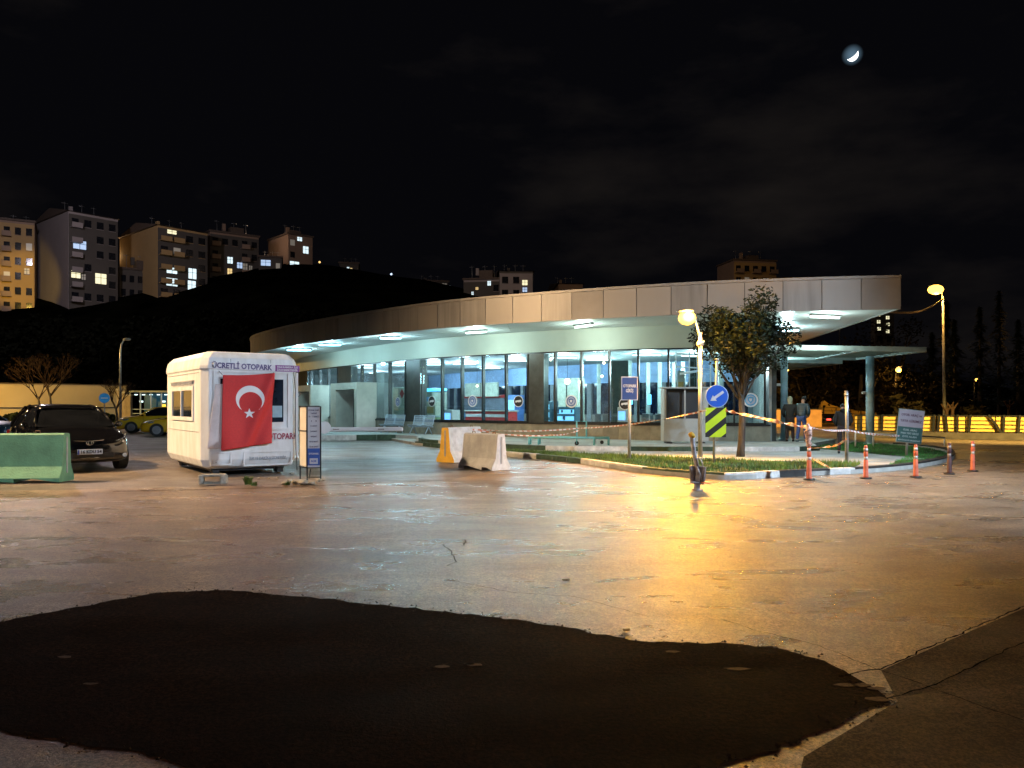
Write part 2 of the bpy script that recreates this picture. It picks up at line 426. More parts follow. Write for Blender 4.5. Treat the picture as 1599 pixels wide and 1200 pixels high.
# --- traffic island and pavement
kerb_px = [(648, 695), (700, 701), (798, 713), (855, 718), (912, 725), (1000, 738), (1070, 745), (1140, 749), (1220, 745), (1300, 741), (1360, 738), (1430, 731), (1475, 722), (1491, 715), (1482, 706), (1440, 700), (1400, 697)]
KC = Curve2([G(u, v).xy for u, v in kerb_px], 8)
b = B()
isl = [(p.x, p.y) for p in KC.p] + [(13.5, 34), (11, 36), (-2, 36), (-6, 36)]
b.prism(isl, -0.02, 0.09)
struct(b, 'island_ground', M_conc)
b = B(); l = 0.0; k = 0
segs = []
for u in (700, 798, 835, 912, 1000, 1140, 1218, 1312, 1352, 1484):
    segs.append(KC.hit(u))
cols = [1, 0, 0, 1, 0, 1, 0, 2, 0, 2, 2]
import bisect
while l < KC.L[-1] - .05:
    l2 = min(KC.L[-1], l + .75)
    (pa, ta, na), (pb, tb, nb) = KC.frame(l + .006), KC.frame(l2 - .006)
    na, nb = na * -1, nb * -1
    # interior side is left of travel
    ia, ib = pa - Vector((ta.y, -ta.x, 0)) * .17, pb - Vector((tb.y, -tb.x, 0)) * .17
    mid = (l + l2) / 2; ci = cols[bisect.bisect([s for s in segs if s], mid)]
    ps = [pa, pb, ib, ia]
    z0, z1 = -0.015, .135 + random.uniform(-.006, .006)
    b.prism([(p.x, p.y) for p in ps], z0, z1, ci)
    l = l2
struct(b, 'kerb', [M_kw, M_kg, M_kb])
# pavement slab (raised) in front of the terminal
pav = [(-9.6, 33.8), (-5.4, 34.6), (-4.2, 33.6), (-3.2, 29.9), (-1.0, 27.3), (0.3, 25.9), (2.0, 25.1), (6.0, 24.7), (9.0, 24.7), (10.0, 25.2), (10.6, 27), (12.6, 30), (12.5, 60), (-24, 60), (-22, 50), (-14.5, 40)]
b = B(); b.prism(pav, 0.0, 0.24); struct(b, 'pavement', M_pave)
PC = Curve2(pav[:10], 6); b = B(); l = 0; k = 0
while l < PC.L[-1] - .1:
    (pa, ta, _), (pb, tb, _) = PC.frame(l + .006), PC.frame(min(PC.L[-1], l + .9) - .006)
    oa, ob = pa + Vector((ta.y, -ta.x, 0)) * .14, pb + Vector((tb.y, -tb.x, 0)) * .14
    if not (-5.3 < pa.x < -4.0 and pa.y > 30):
        b.prism([(p.x, p.y) for p in (oa, ob, pb, pa)], 0.0, .246, (k // 3) % 2)
    l += .9; k += 1
struct(b, 'pavement_kerb', [M_kw, M_kg])
# path right of the island (sloping light concrete) and concrete apron
b = B(); b.prism([(6.6, 20.6), (9.2, 20.0), (11.4, 21.2), (10.9, 23.2), (10.2, 25.0), (9.0, 24.5), (3.0, 24.8), (1.0, 25.2), (2.2, 23.6)], .08, .105)
struct(b, 'path', M_pave)

# grass: bumpy turf plus blades
M_turf = mat('turf_soil', (0.035, 0.055, 0.016), .9, var=.4, vscale=3, bump=.8, bscale=30)
M_gr1 = mat('grass_blade', (0.10, 0.20, 0.035), .6, var=.45, vscale=1.7)
M_gr2 = mat('grass_blade_lush', (0.06, 0.27, 0.06), .6, var=.35, vscale=1.7)
def inpoly(x, y, poly):
    c = False; n = len(poly)
    for i in range(n):
        x1, y1 = poly[i]; x2, y2 = poly[(i + 1) % n]
        if (y1 > y) != (y2 > y) and x < (x2 - x1) * (y - y1) / (y2 - y1) + x1: c = not c
    return c
def grass(poly, z, count, hgt, m, seed, name='grass'):
    rnd = random.Random(seed); b = B(); b.keep = True
    xs = [p[0] for p in poly]; ys = [p[1] for p in poly]
    n = len(poly)
    b.face([(x, y, z + .012) for x, y in poly], 0)
    k = 0
    while k < count:
        x, y = rnd.uniform(min(xs), max(xs)), rnd.uniform(min(ys), max(ys))
        if not inpoly(x, y, poly): continue
        den = .5 + .5 * math.sin(x * 1.9 + math.sin(y * 2.3) * 2) * math.sin(y * 2.7 + x)
        if rnd.random() > .35 + .65 * den: k += .3; continue
        a = rnd.uniform(0, 6.28); h = hgt * rnd.uniform(.4, 1.25) * (.7 + .5 * den); w = rnd.uniform(.006, .016); le = rnd.uniform(.0, .6) * h
        dx, dy = math.cos(a), math.sin(a); b2 = rnd.uniform(0, 6.28)
        b.face([(x - dx * w, y - dy * w, z), (x + dx * w, y + dy * w, z), (x + math.cos(b2) * le, y + math.sin(b2) * le, z + h)], 1)
        k += 1
    o = b.build(name, [M_turf, m]); return tag(o, kind='stuff')
kerb_in = [KC.frame(l) for l in [KC.hit(u) for u in (665, 700, 760, 798, 855, 912, 960, 1000, 1070, 1140, 1220, 1300, 1345)]]
front = [((p - n * .2).x, (p - n * .2).y) for p, t, n in kerb_in]
front_poly = front + [(8.9, 19.6), (6.4, 20.5), (5.0, 21.6), (3.0, 22.8), (1.2, 24.6), (0.0, 25.6), (-1.4, 27.2)]
o = grass(front_poly, .09, 15000, .10, M_gr1, 3); tag(o, 'olive green grass strip behind the painted kerb under the street lamp', 'grass')
back = [KC.frame(KC.hit(u)) for u in (1400, 1430, 1460, 1484)]
bk = [((p - n * .2).x, (p - n * .2).y) for p, t, n in back]
back_poly = bk + [(12.9, 22.6), (13.9, 24.8), (14.4, 27.5), (13.6, 30.2), (10.9, 28.0), (10.4, 26.2), (10.8, 24.2), (11.3, 22.0)]
o = grass(back_poly, .09, 9000, .07, M_gr2, 5); tag(o, 'bright green lawn around the blue canopy column', 'grass')

# ================================================================== TERMINAL
GC = Curve2([(9.5, 28.25), (5.9, 29.2), (2.55, 30.6), (-1.53, 33.3), (-4.4, 36.0), (-6.8, 39.0), (-9.6, 43.1), (-13.2, 49.0), (-16, 55)])
FC = Curve2([(12.2, 24.1), (8.3, 24.8), (4.44, 26.1), (-1.35, 29.1), (-4.5, 31.7), (-9.05, 36.4), (-12.6, 41.0), (-15.6, 46), (-17.3, 52), (-17.6, 58)])
T = thing('terminal_building', 'single storey bus terminal with curved glass front and broad metal fascia roof', 'building', (0, 32, 0))
ZB, ZT, ZG0, ZG1 = 4.59, 5.64, 0.86, 3.74
def strip(b, C, l0, l1, z0, z1, off=0.0, thick=0.06, mi=0, step=.5):
    n = max(1, int((l1 - l0) / step)); prev = None
    for k in range(n + 1):
        p, t, nn = C.frame(l0 + (l1 - l0) * k / n); f = p - nn * off; g = f + nn * thick   # off > 0 stands proud towards the yard
        # nn points right of travel
        cur = (f, g)
        if prev:
            (fa, ga), (fb, gb) = prev, cur
            vs = [Vector((q.x, q.y, z)) for z in (z0, z1) for q in (fa, fb, gb, ga)]
            v = [b.bm.verts.new(x) for x in vs]
            for idx in ((0, 1, 5, 4), (2, 3, 7, 6), (4, 5, 6, 7), (3, 2, 1, 0)) + (((0, 4, 7, 3),) if k == 1 else ()) + (((1, 2, 6, 5),) if k == n else ()):
                f_ = b.bm.faces.new([v[i] for i in idx]); f_.material_index = mi
        prev = cur
    return b
# normal direction check: travel is right->left, so right-of-travel points away from the camera; 'off' negative = towards camera... handled below
# fascia panels
b = B(); l = 0; pw = 1.18
M_alu2 = mat('alu_panel_aged', (0.31, 0.275, 0.235), .46, .2, var=.08, vscale=.8)
M_alu3 = mat('alu_panel_streaked', (0.32, 0.295, 0.265), .40, .25, var=.10, vscale=1.6, stretch=(3, 3, .2))
while l < FC.L[-1] - .1:
    strip(b, FC, l + .012, min(l + pw, FC.L[-1]) - .012, ZB, ZT - .07, 0, .05, random.choice((0, 0, 1, 2)), .6); l += pw
strip(b, FC, 0, FC.L[-1], ZT - .065, ZT + .02, .04, .12, 0, .8)
strip(b, FC, 0.03, FC.L[-1], ZB + .02, ZT - .08, -.055, .04, 3, .8)
b.build('fascia', [M_alu, M_alu2, M_alu3, M_seam], T, True)
RE = [(13.9, 37.0), (16.0, 48.0), (16.4, 58.0)]
b = B()
inner = [FC.at(l) for l in [i * FC.L[-1] / 40 for i in range(41)]]
outline = [(p.x, p.y) for p in inner] + RE[::-1]
b.prism([(p.x + .06, p.y + .12) for p in inner] + [(x - .1, y) for x, y in RE[::-1]], ZB + .1, ZT - .03, 0, 1)
b.build('roof_deck', [M_alu2, M_seam], T, True)
b = B()  # side fascia right end
for a, c in zip([(12.2, 24.1)] + RE[:-1], RE):
    d = Vector((c[0] - a[0], c[1] - a[1], 0)); b.box(((a[0] + c[0]) / 2 - .03, (a[1] + c[1]) / 2 + .03, (ZB + ZT) / 2), (d.length - .04, .05, ZT - ZB - .02), math.atan2(d.y, d.x))
b.build('side_fascia', M_alu, T, True)
# soffit with panel seams, radial
b = B(); n = 26
GL = GC.L[-1]
for k in range(n):
    fa, fb = FC.at(FC.L[-1] * k / n + .0), FC.at(FC.L[-1] * (k + 1) / n - .02)
    ga, gb = GC.at(GL * k / n), GC.at(GL * (k + 1) / n - .015)
    for (s0, s1) in ((0.012, .495), (.505, 1.25)):
        q = [fa.lerp(ga, s0), fb.lerp(gb, s0), fb.lerp(gb, s1), fa.lerp(ga, s1)]
        b.prism([(p.x, p.y) for p in q], ZB + .005, ZB + .03)
q = [(12.15, 24.2), (13.85, 37), (15.9, 48), (9.6, 48), (9.5, 29.3), (11.9, 24.3)]
b.prism(q, ZB + .032, ZB + .05)
b.build('soffit', M_soff, T, True)
# bulkhead
b = B(); strip(b, GC, -0.0, GL, ZG1, ZB + .004, .08, .25, 0, .6)
b.build('bulkhead', M_bulk, T, True)
# base wall of tiles
b = B(); l = 0
while l < GL - .1:
    strip(b, GC, l + .004, min(l + .62, GL) - .004, 0.24, ZG0 - .06, .06, .2, random.choice((0, 0, 1)), .62); l += .62
strip(b, GC, 0, GL, ZG0 - .058, ZG0, .09, .28, 2, .6)
b.build('base_wall', [M_tile, mat('base_tile_dark', (0.26, 0.235, 0.18), .4, var=.12, vscale=2), M_dgrey], T, True)
# bays
dark_cols = [(529, 549), (635, 657), (826, 850), (1148, 1196)]
mull = [480, 487, 501, 514, 529, 549, 566, 585.5, 610, 635, 657, 661.5, 692, 723, 756, 792, 826, 850, 869, 910, 953.5, 998.5, 1045.6, 1096, 1148, 1196]
ML = sorted(GC.hit(u) for u in mull)
M_colm = mat('column_cladding', (0.045, 0.05, 0.045), .35, var=.2)
LH = {u: GC.hit(u) for u in mull}
b = B(); strip(b, GC, 0, GL, ZG1 - .05, ZG1 - .002, .04, .12, 0, .6)
b.build('head_frame', M_dgrey, T, True)
for u0, u1 in zip(mull, mull[1:]):
    la, lb = LH[u1], LH[u0]
    iscol = (u0, u1) in dark_cols
    bb = B()
    if iscol and u0 != 1148:
        strip(bb, GC, la, lb, ZG0 - .02, ZG1 - .06, .045, .4, 0, .8); bb.build('column', M_colm, T, True)
    elif lb - la > .2:
        p, t, nn = GC.frame(la + .04)
        ang = math.atan2(t.y, t.x)
        bb.box((p.x - nn.x * -.0, p.y, (ZG0 + ZG1) / 2 - .03), (.07, .17, ZG1 - ZG0 - .06), ang)
        strip(bb, GC, la + .07, lb, ZG0, ZG0 + .06, .03, .08, 0, .7)
        w = bb.build('window', M_dgrey, T, True)
        bb = B(); bb.keep = False
        strip(bb, GC, la + .075, lb - .005, ZG0 + .06, ZG1 - .06, .0, .012, 0, .5)
        bb.build('pane', M_glass, w, True)
bb = B(); strip(bb, GC, LH[480], GL, ZG0, ZG1 - .06, 0, .1, 0, .8); bb.build('side_panelling', M_colm, T, True)
bb = B(); bb.box((9.62, 28.55, 2.0), (.24, .5, 3.5), 0); bb.build('column', M_colm, T, True)
# dark lower film on the rightmost panes: floor slab, interior shell
def inner_pt(l, off):
    p, t, nn = GC.frame(l); q = p + nn * off
    return q
# which side is interior? away from camera
p_, t_, n_ = GC.frame(GL * .4)
SGN = 1 if (p_ + n_).y > p_.y else -1
b = B(); NB = 20
fr = [GC.frame(GL * k / NB) for k in range(NB + 1)]
inn = [(p + n * SGN * .02) for p, t, n in fr]
bkp = [(p + n * SGN * 10.5) for p, t, n in fr]
shell = [(p.x, p.y) for p in inn] + [(p.x, p.y) for p in bkp[::-1]]
for k in range(NB):
    q = [inn[k], inn[k + 1], bkp[k + 1], bkp[k]]
    b.prism([(p.x, p.y) for p in q], .244, .26)
b.build('interior_floor', mat('terrazzo', (0.33, 0.33, 0.31), .18, var=.08, vscale=6), T, True)
b = B()
for k in range(NB):
    q = [inn[k], inn[k + 1], bkp[k + 1], bkp[k]]
    b.prism([(p.x, p.y) for p in q], 3.80, 3.86)
b.build('interior_ceiling', mat('ceiling_tiles', (0.48, 0.54, 0.56), .6, var=.05), T, True)
BC = Curve2([(p.x, p.y) for p in bkp], 4)
b = B(); strip(b, BC, 0, BC.L[-1], 2.75, 3.80, 0, .1, 0, .8)
b.build('rear_upper_wall', mat('blue_lit_wall', (0.36, 0.54, 0.86), .6, var=.08), T, True)  # blue light on this band is put into the wall colour
b = B(); l = 0
while l < BC.L[-1]:
    strip(b, BC, l, min(l + .28, BC.L[-1]), .26, 2.75, .03, .16, 0, .5); l += 1.45
strip(b, BC, 0, BC.L[-1], .26, 1.05, 0, .1, 1, .8)
b.build('rear_frames', [mat('rear_mullion', (0.20, 0.23, 0.25), .5), mat('rear_dado', (0.22, 0.20, 0.17), .5)], T, True)
b = B(); strip(b, BC, 0, BC.L[-1], 1.05, 2.75, -.1, .02, 0, .8)
b.build('rear_glazing', mat('rear_glass', (0.006, 0.012, 0.03), .08, var=0.2), T, True)
b = B(); d = bkp[0] - inn[0]; c = (bkp[0] + inn[0]) / 2; b.box((c.x, c.y, 2.05), (d.length, .1, 3.6), math.atan2(d.y, d.x)); b.build('side_wall', mat('side_wall_paint', (0.25, 0.27, 0.27), .6), T, True)
b = B(); d = (bkp[-1] - inn[-1]); c = (bkp[-1] + inn[-1]) / 2; b.box((c.x, c.y, 2.05), (d.length, .1, 3.6), math.atan2(d.y, d.x))
b.build('side_wall', mat('side_wall_paint', (0.25, 0.27, 0.27), .6), T, True)
# partition walls inside at the right
M_part = mat('partition_dark', (0.06, 0.075, 0.07), .5)
def ip(u, off):     # interior point seen at photo column u, off metres behind the glass
    C2 = Curve2([((p + n * SGN * off).x, (p + n * SGN * off).y) for p, t, n in fr], 3); l = C2.hit(u); return C2.frame(l)
for u0, u1, off in ((955, 984, 3.6), (1078, 1096, 2.6), (644, 656, 2.4), (590, 606, 3.0)):
    (pa, ta, _), (pb, tb, _) = ip(u0, off), ip(u1, off); d = pb - pa; c = (pa + pb) / 2
    bb = B(); bb.box((c.x, c.y, 1.88), (d.length, .5, 3.23), math.atan2(d.y, d.x)); bb.build('interior_pillar', M_part, T, True)
for u in (1012, 1030, 1052, 1066, 935, 1125):
    p, t, _ = ip(u, 5.2); bb = B(); bb.box((p.x, p.y, 1.88), (.16, .16, 3.23)); bb.build('interior_post', mat('post_paint', (0.35, 0.42, 0.42), .5), T, True)

# entrance portals
M_portal = mat('portal_stone', (0.52, 0.50, 0.42), .6, var=.06)
for ua, ub, zt in ((487, 514, 2.72), (546, 588, 2.72)):
    (pa, ta, na), (pb, tb, nb) = GC.frame(GC.hit(ub)), GC.frame(GC.hit(ua))
    d = pb - pa; ang = math.atan2(d.y, d.x); wdt = d.length; outw = -na * SGN
    bb = B(); M0 = pa
    for s0, s1, z0, z1 in ((0, .28, .24, zt), (wdt - .75, wdt, .24, zt), (.28, wdt - .75, zt - .35, zt)):
        c = pa + d.normalized() * (s0 + s1) / 2 + outw * .55
        bb.box((c.x, c.y, (z0 + z1) / 2), (s1 - s0, 1.1, z1 - z0), ang)
    bb.build('entrance_portal', M_portal, T, True)
    bb = B(); c = pa + d.normalized() * (wdt * .42) + outw * .1
    bb.box((c.x, c.y, 1.28), (wdt - 1.0, .05, 2.05), ang); bb.build('entrance_door', M_colm, T, True)

# under-soffit fluorescent fittings, each with its own light
TUBES = [(467, 548, 38, 2, (.28, .78, 1), 0), (515, 540, 35, 2, (.26, .76, 1), 0), (610, 529.5, 34, 2, (.32, .80, 1), -8), (743.5, 520.5, 34, 1, (.62, .98, .92), -35), (911, 511, 25, 1, (.74, 1, .84), -55),
         (1229, 517.5, 37, 2, (.50, .92, 1), 5), (1288.5, 497, 54, 1, (.72, .98, .92), 18)]
names = ['nearest the parking booth roof', 'second from its left end', 'over the metal benches', 'over the round stickers left of centre', 'above the round stickers right of centre', 'beside the dark tree crown', 'under the pointed right end of the roof']
for (u, v, wpx, cnt, colr, ang), nm in zip(TUBES, names):
    z = ZB - .12; d = (z - EYE) * FPX / (HOR - v); pos = Vector(((u - CX) / FPX * d, d, z)); Lm = wpx / FPX * d / max(.55, math.cos(R(ang)))
    Lm = min(Lm, 1.5)
    t = thing('soffit_light', 'white strip light under the terminal roof, ' + nm, 'ceiling light', pos, R(ang), 'strip lights under the terminal roof')
    me = emis('tube_glow_%d' % int(u), colr, 7.0)
    bb = B(); bb.box((0, 0, .085), (Lm, .26 if cnt == 2 else .14, .06), 0, bev=.01); bb.build('housing', M_white, t)
    for k in range(cnt):
        y = (k - (cnt - 1) / 2) * .14
        bb = B(); bb.tube([(-Lm / 2 + .03, y, 0.02), (Lm / 2 - .03, y, 0.02)], .028, 8); bb.build('tube', me, t)
    al = bpy.data.lights.new('strip_light', 'POINT'); al.shadow_soft_size = .12; al.energy = 150 * cnt ** .5; al.color = tuple(lerp(c_, w_, .4) for c_, w_ in zip(colr, (.80, .98, .95)))
    ao = bpy.data.objects.new('strip_light', al); COL.objects.link(ao); ao.parent = t; ao.location = (0, 0, -.5)

# interior ceiling lights
for i, (u, off) in enumerate(((568, 1.6), (590, 5), (626, 2.2), (648, 7), (676, 3.2), (725, 4.2), (765, 8), (806, 4.4), (880, 3.5), (935, 6), (1010, 3.6), (1086, 4.6))):
    p, t_, _ = ip(u, off)
    t = thing('interior_light', 'white ceiling strip light inside the terminal hall', 'ceiling light', (p.x, p.y, 3.70), 0, 'strip lights inside the terminal hall')
    bb = B(); bb.box((0, 0, .06), (1.25, .16, .06)); bb.build('housing', M_white, t)
    bb = B(); bb.box((0, 0, .018), (1.2, .09, .02)); bb.build('tube', emis('inner_tube', (.8, .95, 1), 7), t)
    al = bpy.data.lights.new('strip_light', 'POINT'); al.shadow_soft_size = .3; al.energy = 370; al.color = (.62, .86, 1) if u < 830 else (.68, .95, .98)
    ao = bpy.data.objects.new('strip_light', al); COL.objects.link(ao); ao.parent = t; ao.location = (0, 0, -.55)

# interior furniture (seen through the glass)
def ibox(name, label, cat, u0, u1, off, z0, z1, m, depth=.7, group=None, extra=None):
    (pa, ta, _), (pb, tb, _) = ip(u0, off), ip(u1, off); d = pb - pa; c = (pa + pb) / 2
    t = thing(name, label, cat, (c.x, c.y, z0), math.atan2(d.y, d.x) + (0 if d.x > 0 else 0), group)
    w = d.length
    bb = B(); bb.box((0, 0, (z1 - z0) / 2), (w, depth, z1 - z0), bev=.02, seg=1); bb.build('body', m, t)
    if extra: extra(t, w, depth, z1 - z0)
    return t
M_red = mat('red_counter', (0.42, 0.03, 0.03), .35); M_cream = mat('cream_panel', (0.55, 0.60, 0.50), .5)
def cnt_extra(t, w, dp, h):
    bb = B(); bb.box((0, 0, h + .025), (w + .1, dp + .1, .05)); bb.build('worktop', M_cream, t)
    bb = B(); bb.box((0, -dp / 2 - .012, h * .78), (w * .98, .02, h * .16)); bb.build('front_trim', M_white, t)
ibox('service_counter', 'red service counter behind the round shield sticker', 'counter', 735, 800, 5.0, .26, 1.25, M_red, extra=cnt_extra)
def sh_extra(t, w, dp, h):
    rr = random.Random(4)
    for k in range(9):
        x = -w / 2 + (k + .5) * w / 9; hh = rr.uniform(.2, .42); cc = rr.choice(((.1, .35, .75), (.6, .6, .55), (.25, .5, .6), (.05, .1, .2), (.5, .1, .1)))
        bb = B(); bb.box((x, -dp / 2 - .03, h * .3 + hh / 2), (w / 11, .04, hh)); bb.build('notice_panel', mat('notice_%d' % k, cc, .5), t)
    bb = B(); bb.box((0, -dp / 2 - .02, h - .09), (w, .05, .16)); bb.build('shelf_header', M_red, t)
ibox('display_shelving', 'dark shelving with blue and grey panels and a red header inside the hall', 'shelving', 728, 800, 7.8, .26, 2.15, mat('shelf_dark', (.12, .14, .18), .5), extra=sh_extra)
def sb_extra(t, w, dp, h):
    bb = B(); bb.box((0, -dp / 2 - .01, h / 2), (.03, .03, h)); bb.build('panel_joint', M_dgrey, t)
ibox('wall_signboard', 'pale green blank signboard above the red counter', 'signboard', 727, 778, 7.2, 2.05, 2.85, M_cream, .12, extra=sb_extra)
ibox('tall_cabinet', 'pale tall cabinet behind the lamp reflection', 'cabinet', 872, 908, 6.5, .26, 2.9, M_cream, .6, extra=sb_extra)
def fr_extra(t, w, dp, h):
    m = emis('fridge_glow', (.25, .65, 1.0), 1.6)
    for k in range(4):
        bb = B(); bb.box((0, -dp / 2 - .012, h * (.14 + .23 * k)), (w * .9, .02, h * .15), bev=.004, seg=1); bb.build('lit_shelf', m, t)
    rr = random.Random(9)
    bb = B()
    for k in range(26): bb.box((rr.uniform(-w / 2.3, w / 2.3), -dp / 2 - .05, h * (.10 + .23 * rr.randrange(4)) + .07), (.07, .06, rr.uniform(.1, .2)), bev=.01, seg=1)
    bb.build('bottle_row', mat('bottles', (.1, .2, .35), .3, var=.6, vscale=9), t)
M_fr = mat('fridge_body', (.15, .28, .38), .4)
ibox('drinks_fridge', 'glowing blue drinks display fridge right of the dark column', 'fridge', 832, 866, 2.2, .26, 1.75, M_fr, extra=fr_extra)
ibox('snack_display', 'low blue lit snack display beside the drinks fridge', 'display case', 872, 904, 2.2, .26, 1.5, M_fr, extra=fr_extra)
def ki_extra(t, w, dp, h):
    bb = B(); bb.box((0, 0, h + .12), (w * 1.05, dp, .14), bev=.05, seg=2); bb.build('lit_canopy', emis('kiosk_glow', (.12, .6, 1.0), 2.2), t)
    bb = B(); bb.box((0, -dp / 2 - .012, h * .72), (w * .9, .02, h * .3)); bb.build('poster', mat('kiosk_poster', (.15, .4, .75), .5, var=.5, vscale=4, emit=(.1, .35, .8), estr=.35), t)
ibox('kiosk_stand', 'snack stand under a glowing blue canopy behind the benches', 'stand', 642, 686, 3.0, .26, 2.25, mat('kiosk_body', (.30, .36, .30), .5), .9, extra=ki_extra)
def tm_extra(t, w, dp, h):
    bb = B(); bb.box((0, -dp / 2 - .012, h * .72), (w * .75, .02, h * .28)); bb.build('screen', emis('atm_screen', (.2, .5, 1), 2.0), t)
ibox('ticket_machine', 'low white machine with a glowing blue screen inside the glass', 'ticket machine', 694, 712, 1.3, .26, 1.35, M_white, .5, extra=tm_extra)
ibox('small_cabinet', 'small white cabinet behind the parking sign pole', 'cabinet', 966, 980, 1.0, .26, 1.5, M_white, .4, extra=tm_extra)
ibox('pale_partition', 'tall pale poster panel with a red diamond behind the first bench', 'poster panel', 611, 634, 1.6, .26, 2.5, M_cream, .1,
     extra=lambda t, w, dp, h: B().box((w * .3, -dp / 2 - .012, h * .85), (.34, .02, .34), ry=R(45)).build('diamond', M_red, t))
def wc_extra(t, w, dp, h):
    n = max(2, int(w / .55))
    for k_ in range(n):
        bb = B(); bb.box((-w / 2 + (k_ + .5) * w / n, dp / 2 - .03, h + .28), (w / n * .86, .04, .5), bev=.015, seg=1); bb.build('backrest', mat('hall_seat', (.08, .10, .12), .5), t)
ibox('waiting_seats', 'row of dark waiting seats inside the right bays of the hall', 'seats', 925, 950, 2.2, .5, .68, mat('hall_seat', (.08, .10, .12), .5), .45, extra=wc_extra)
ibox('waiting_seats', 'row of dark waiting seats behind the parking sign pole', 'seats', 1000, 1040, 3.4, .5, .68, mat('hall_seat', (.08, .10, .12), .5), .45, extra=wc_extra)
def ps_extra(t, w, dp, h):
    bb = B(); bb.box((0, -dp / 2 - .012, h * .72), (w * .7, .02, h * .22)); bb.build('poster', mat('poster_warm', (.5, .35, .12), .5), t)
    bb = B(); bb.box((0, -dp / 2 - .012, h * .38), (w * .7, .02, h * .2)); bb.build('notice_sheet', M_white, t)
ibox('info_stand', 'pale green stand with posters behind the black sticker near the benches', 'stand', 668, 684, 1.6, .26, 1.75, M_cream, .35, extra=ps_extra)
ibox('snack_table', 'low table with a yellow green cloth behind the metal benches', 'table', 660, 688, 1.0, .26, 1.0, mat('cloth_lime', (.40, .52, .10), .7), .5, extra=cnt_extra)
ibox('blue_machine', 'tall blue lit vending machine behind the red counter end', 'vending machine', 796, 812, 6.5, .26, 2.1, mat('vending_blue', (.10, .22, .55), .4), .6, extra=tm_extra)
ibox('notice_column', 'grey notice column with papers in the right bays', 'column', 1058, 1070, 3.0, .26, 3.0, mat('column_grey', (.40, .45, .47), .5), .5, extra=ps_extra)
for i, (u, off) in enumerate(((985, 2.6), (1014, 2.8), (1060, 2.4), (1085, 3.5))):
    p, t_, _ = ip(u, off)
    t = thing('blue_lamp', 'small bright blue indicator panel on a post inside the glass', 'panel light', (p.x, p.y, .26), 0, 'blue lit panels inside the right of the hall')
    bb = B(); bb.tube([(0, 0, 0), (0, 0, 1.3)], .03); bb.build('post', M_steel, t)
    bb = B(); bb.box((0, -.02, 1.55), (.16, .06, .42), bev=.02, seg=1); bb.build('lit_panel', emis('blue_panel', (.15, .55, 1), 3.0), t)
# warm pendant lamps inside
for i, (u, v, off) in enumerate(((745, 560, 2.5), (745, 603, 6), (886, 596, 2.2), (905, 597, 3.0), (860, 553, 3), (867, 551, 4), (943, 567, 3), (952, 564, 3.4), (940, 588, 6.5))):
    p, t_, _ = ip(u, off); z = EYE + (HOR - v) / FPX * p.y; z = min(z, 3.62)
    t = thing('pendant_lamp', 'small warm round pendant lamp hanging inside the hall', 'pendant lamp', (p.x, p.y, z), 0, 'warm pendant lamps inside the hall')
    bb = B(); bb.ball((0, 0, 0), .13 if i == 2 else .06, sub=2); bb.build('globe', emis('pendant_glow', (1, .78, .42), 9), t)
    bb = B(); bb.tube([(0, 0, .05), (0, 0, 3.8 - z)], .008, 5); bb.build('cord', M_black, t)

# round stickers on the panes
M_sblue = mat('sticker_blue', (.10, .16, .40), .4); M_cyan = mat('sticker_cyan', (.10, .36, .62), .4)
def sticker(u, v, r_px, kind, label):
    l = GC.hit(u); p, t, nn = GC.frame(l); o_ = -nn * SGN; z = EYE + (HOR - v) / FPX * p.y
    rr = r_px / FPX * p.y
    pos = p + o_ * .03; t_ = thing('window_sticker', label, 'sticker', (pos.x, pos.y, z), math.atan2(o_.y, o_.x) + R(90), 'round stickers on the terminal glass')
    if kind == 'shield':
        B().disc((0, 0, 0), rr, .004).build('rim', M_white, t_); B().disc((0, -.004, 0), rr * .80, .004).build('field', M_cyan if u > 1100 else M_sblue, t_)
        B().disc((0, -.008, 0), rr * .62, .004).build('ring', mat('sticker_pale', (.42, .48, .62), .4), t_)
        s = rr * .42; b_ = B(); b_.extr([(-s, s * .9), (0, s * 1.1), (s, s * .9), (s * .85, -.2 * s), (0, -1.15 * s), (-s * .85, -.2 * s)], .004, Matrix.Translation((0, -.016, 0))); b_.build('shield', M_sblue if u < 1100 else M_cyan, t_)
        s *= .5; b_ = B(); b_.extr([(-s, s), (s, s), (s * .8, -.2 * s), (0, -1.1 * s), (-s * .8, -.2 * s)], .004, Matrix.Translation((0, -.020, 0))); b_.build('inner_shield', M_white, t_)
    else:
        B().disc((0, 0, 0), rr, .004).build('rim', M_white, t_); B().disc((0, -.004, 0), rr * .88, .004).build('field', M_black, t_)
        b_ = B(); s = rr; b_.extr([(-.62 * s, -.18 * s), (-.55 * s, .12 * s), (.5 * s, .26 * s), (.64 * s, .1 * s), (.6 * s, -.12 * s), (.3 * s, -.1 * s), (.2 * s, -.2 * s), (0, -.12 * s), (-.3 * s, -.14 * s), (-.4 * s, -.24 * s)], .004, Matrix.Translation((0, -.012, 0))); b_.build('emblem', M_white, t_)
    return t_
sticker(738.5, 626.5, 9.3, 'shield', 'white ringed shield sticker in front of the red counter')
sticker(810, 627, 9.0, 'bus', 'black round sticker with white emblem beside the dark column')
sticker(892.5, 627, 10, 'shield', 'white ringed shield sticker beside the blue lit display')
sticker(976, 631, 9.5, 'bus', 'black round sticker half hidden behind the parking sign')
sticker(675, 627, 8.5, 'bus', 'black round sticker under the glowing blue canopy')
sticker(622, 628, 7.5, 'shield', 'small pale shield sticker on the panel behind the first bench')
sticker(521, 631, 6.5, 'shield', 'narrow shield sticker between the two entrance portals')
sticker(1172, 625, 11.2, 'shield', 'large pale blue round sticker right of the tree trunk')

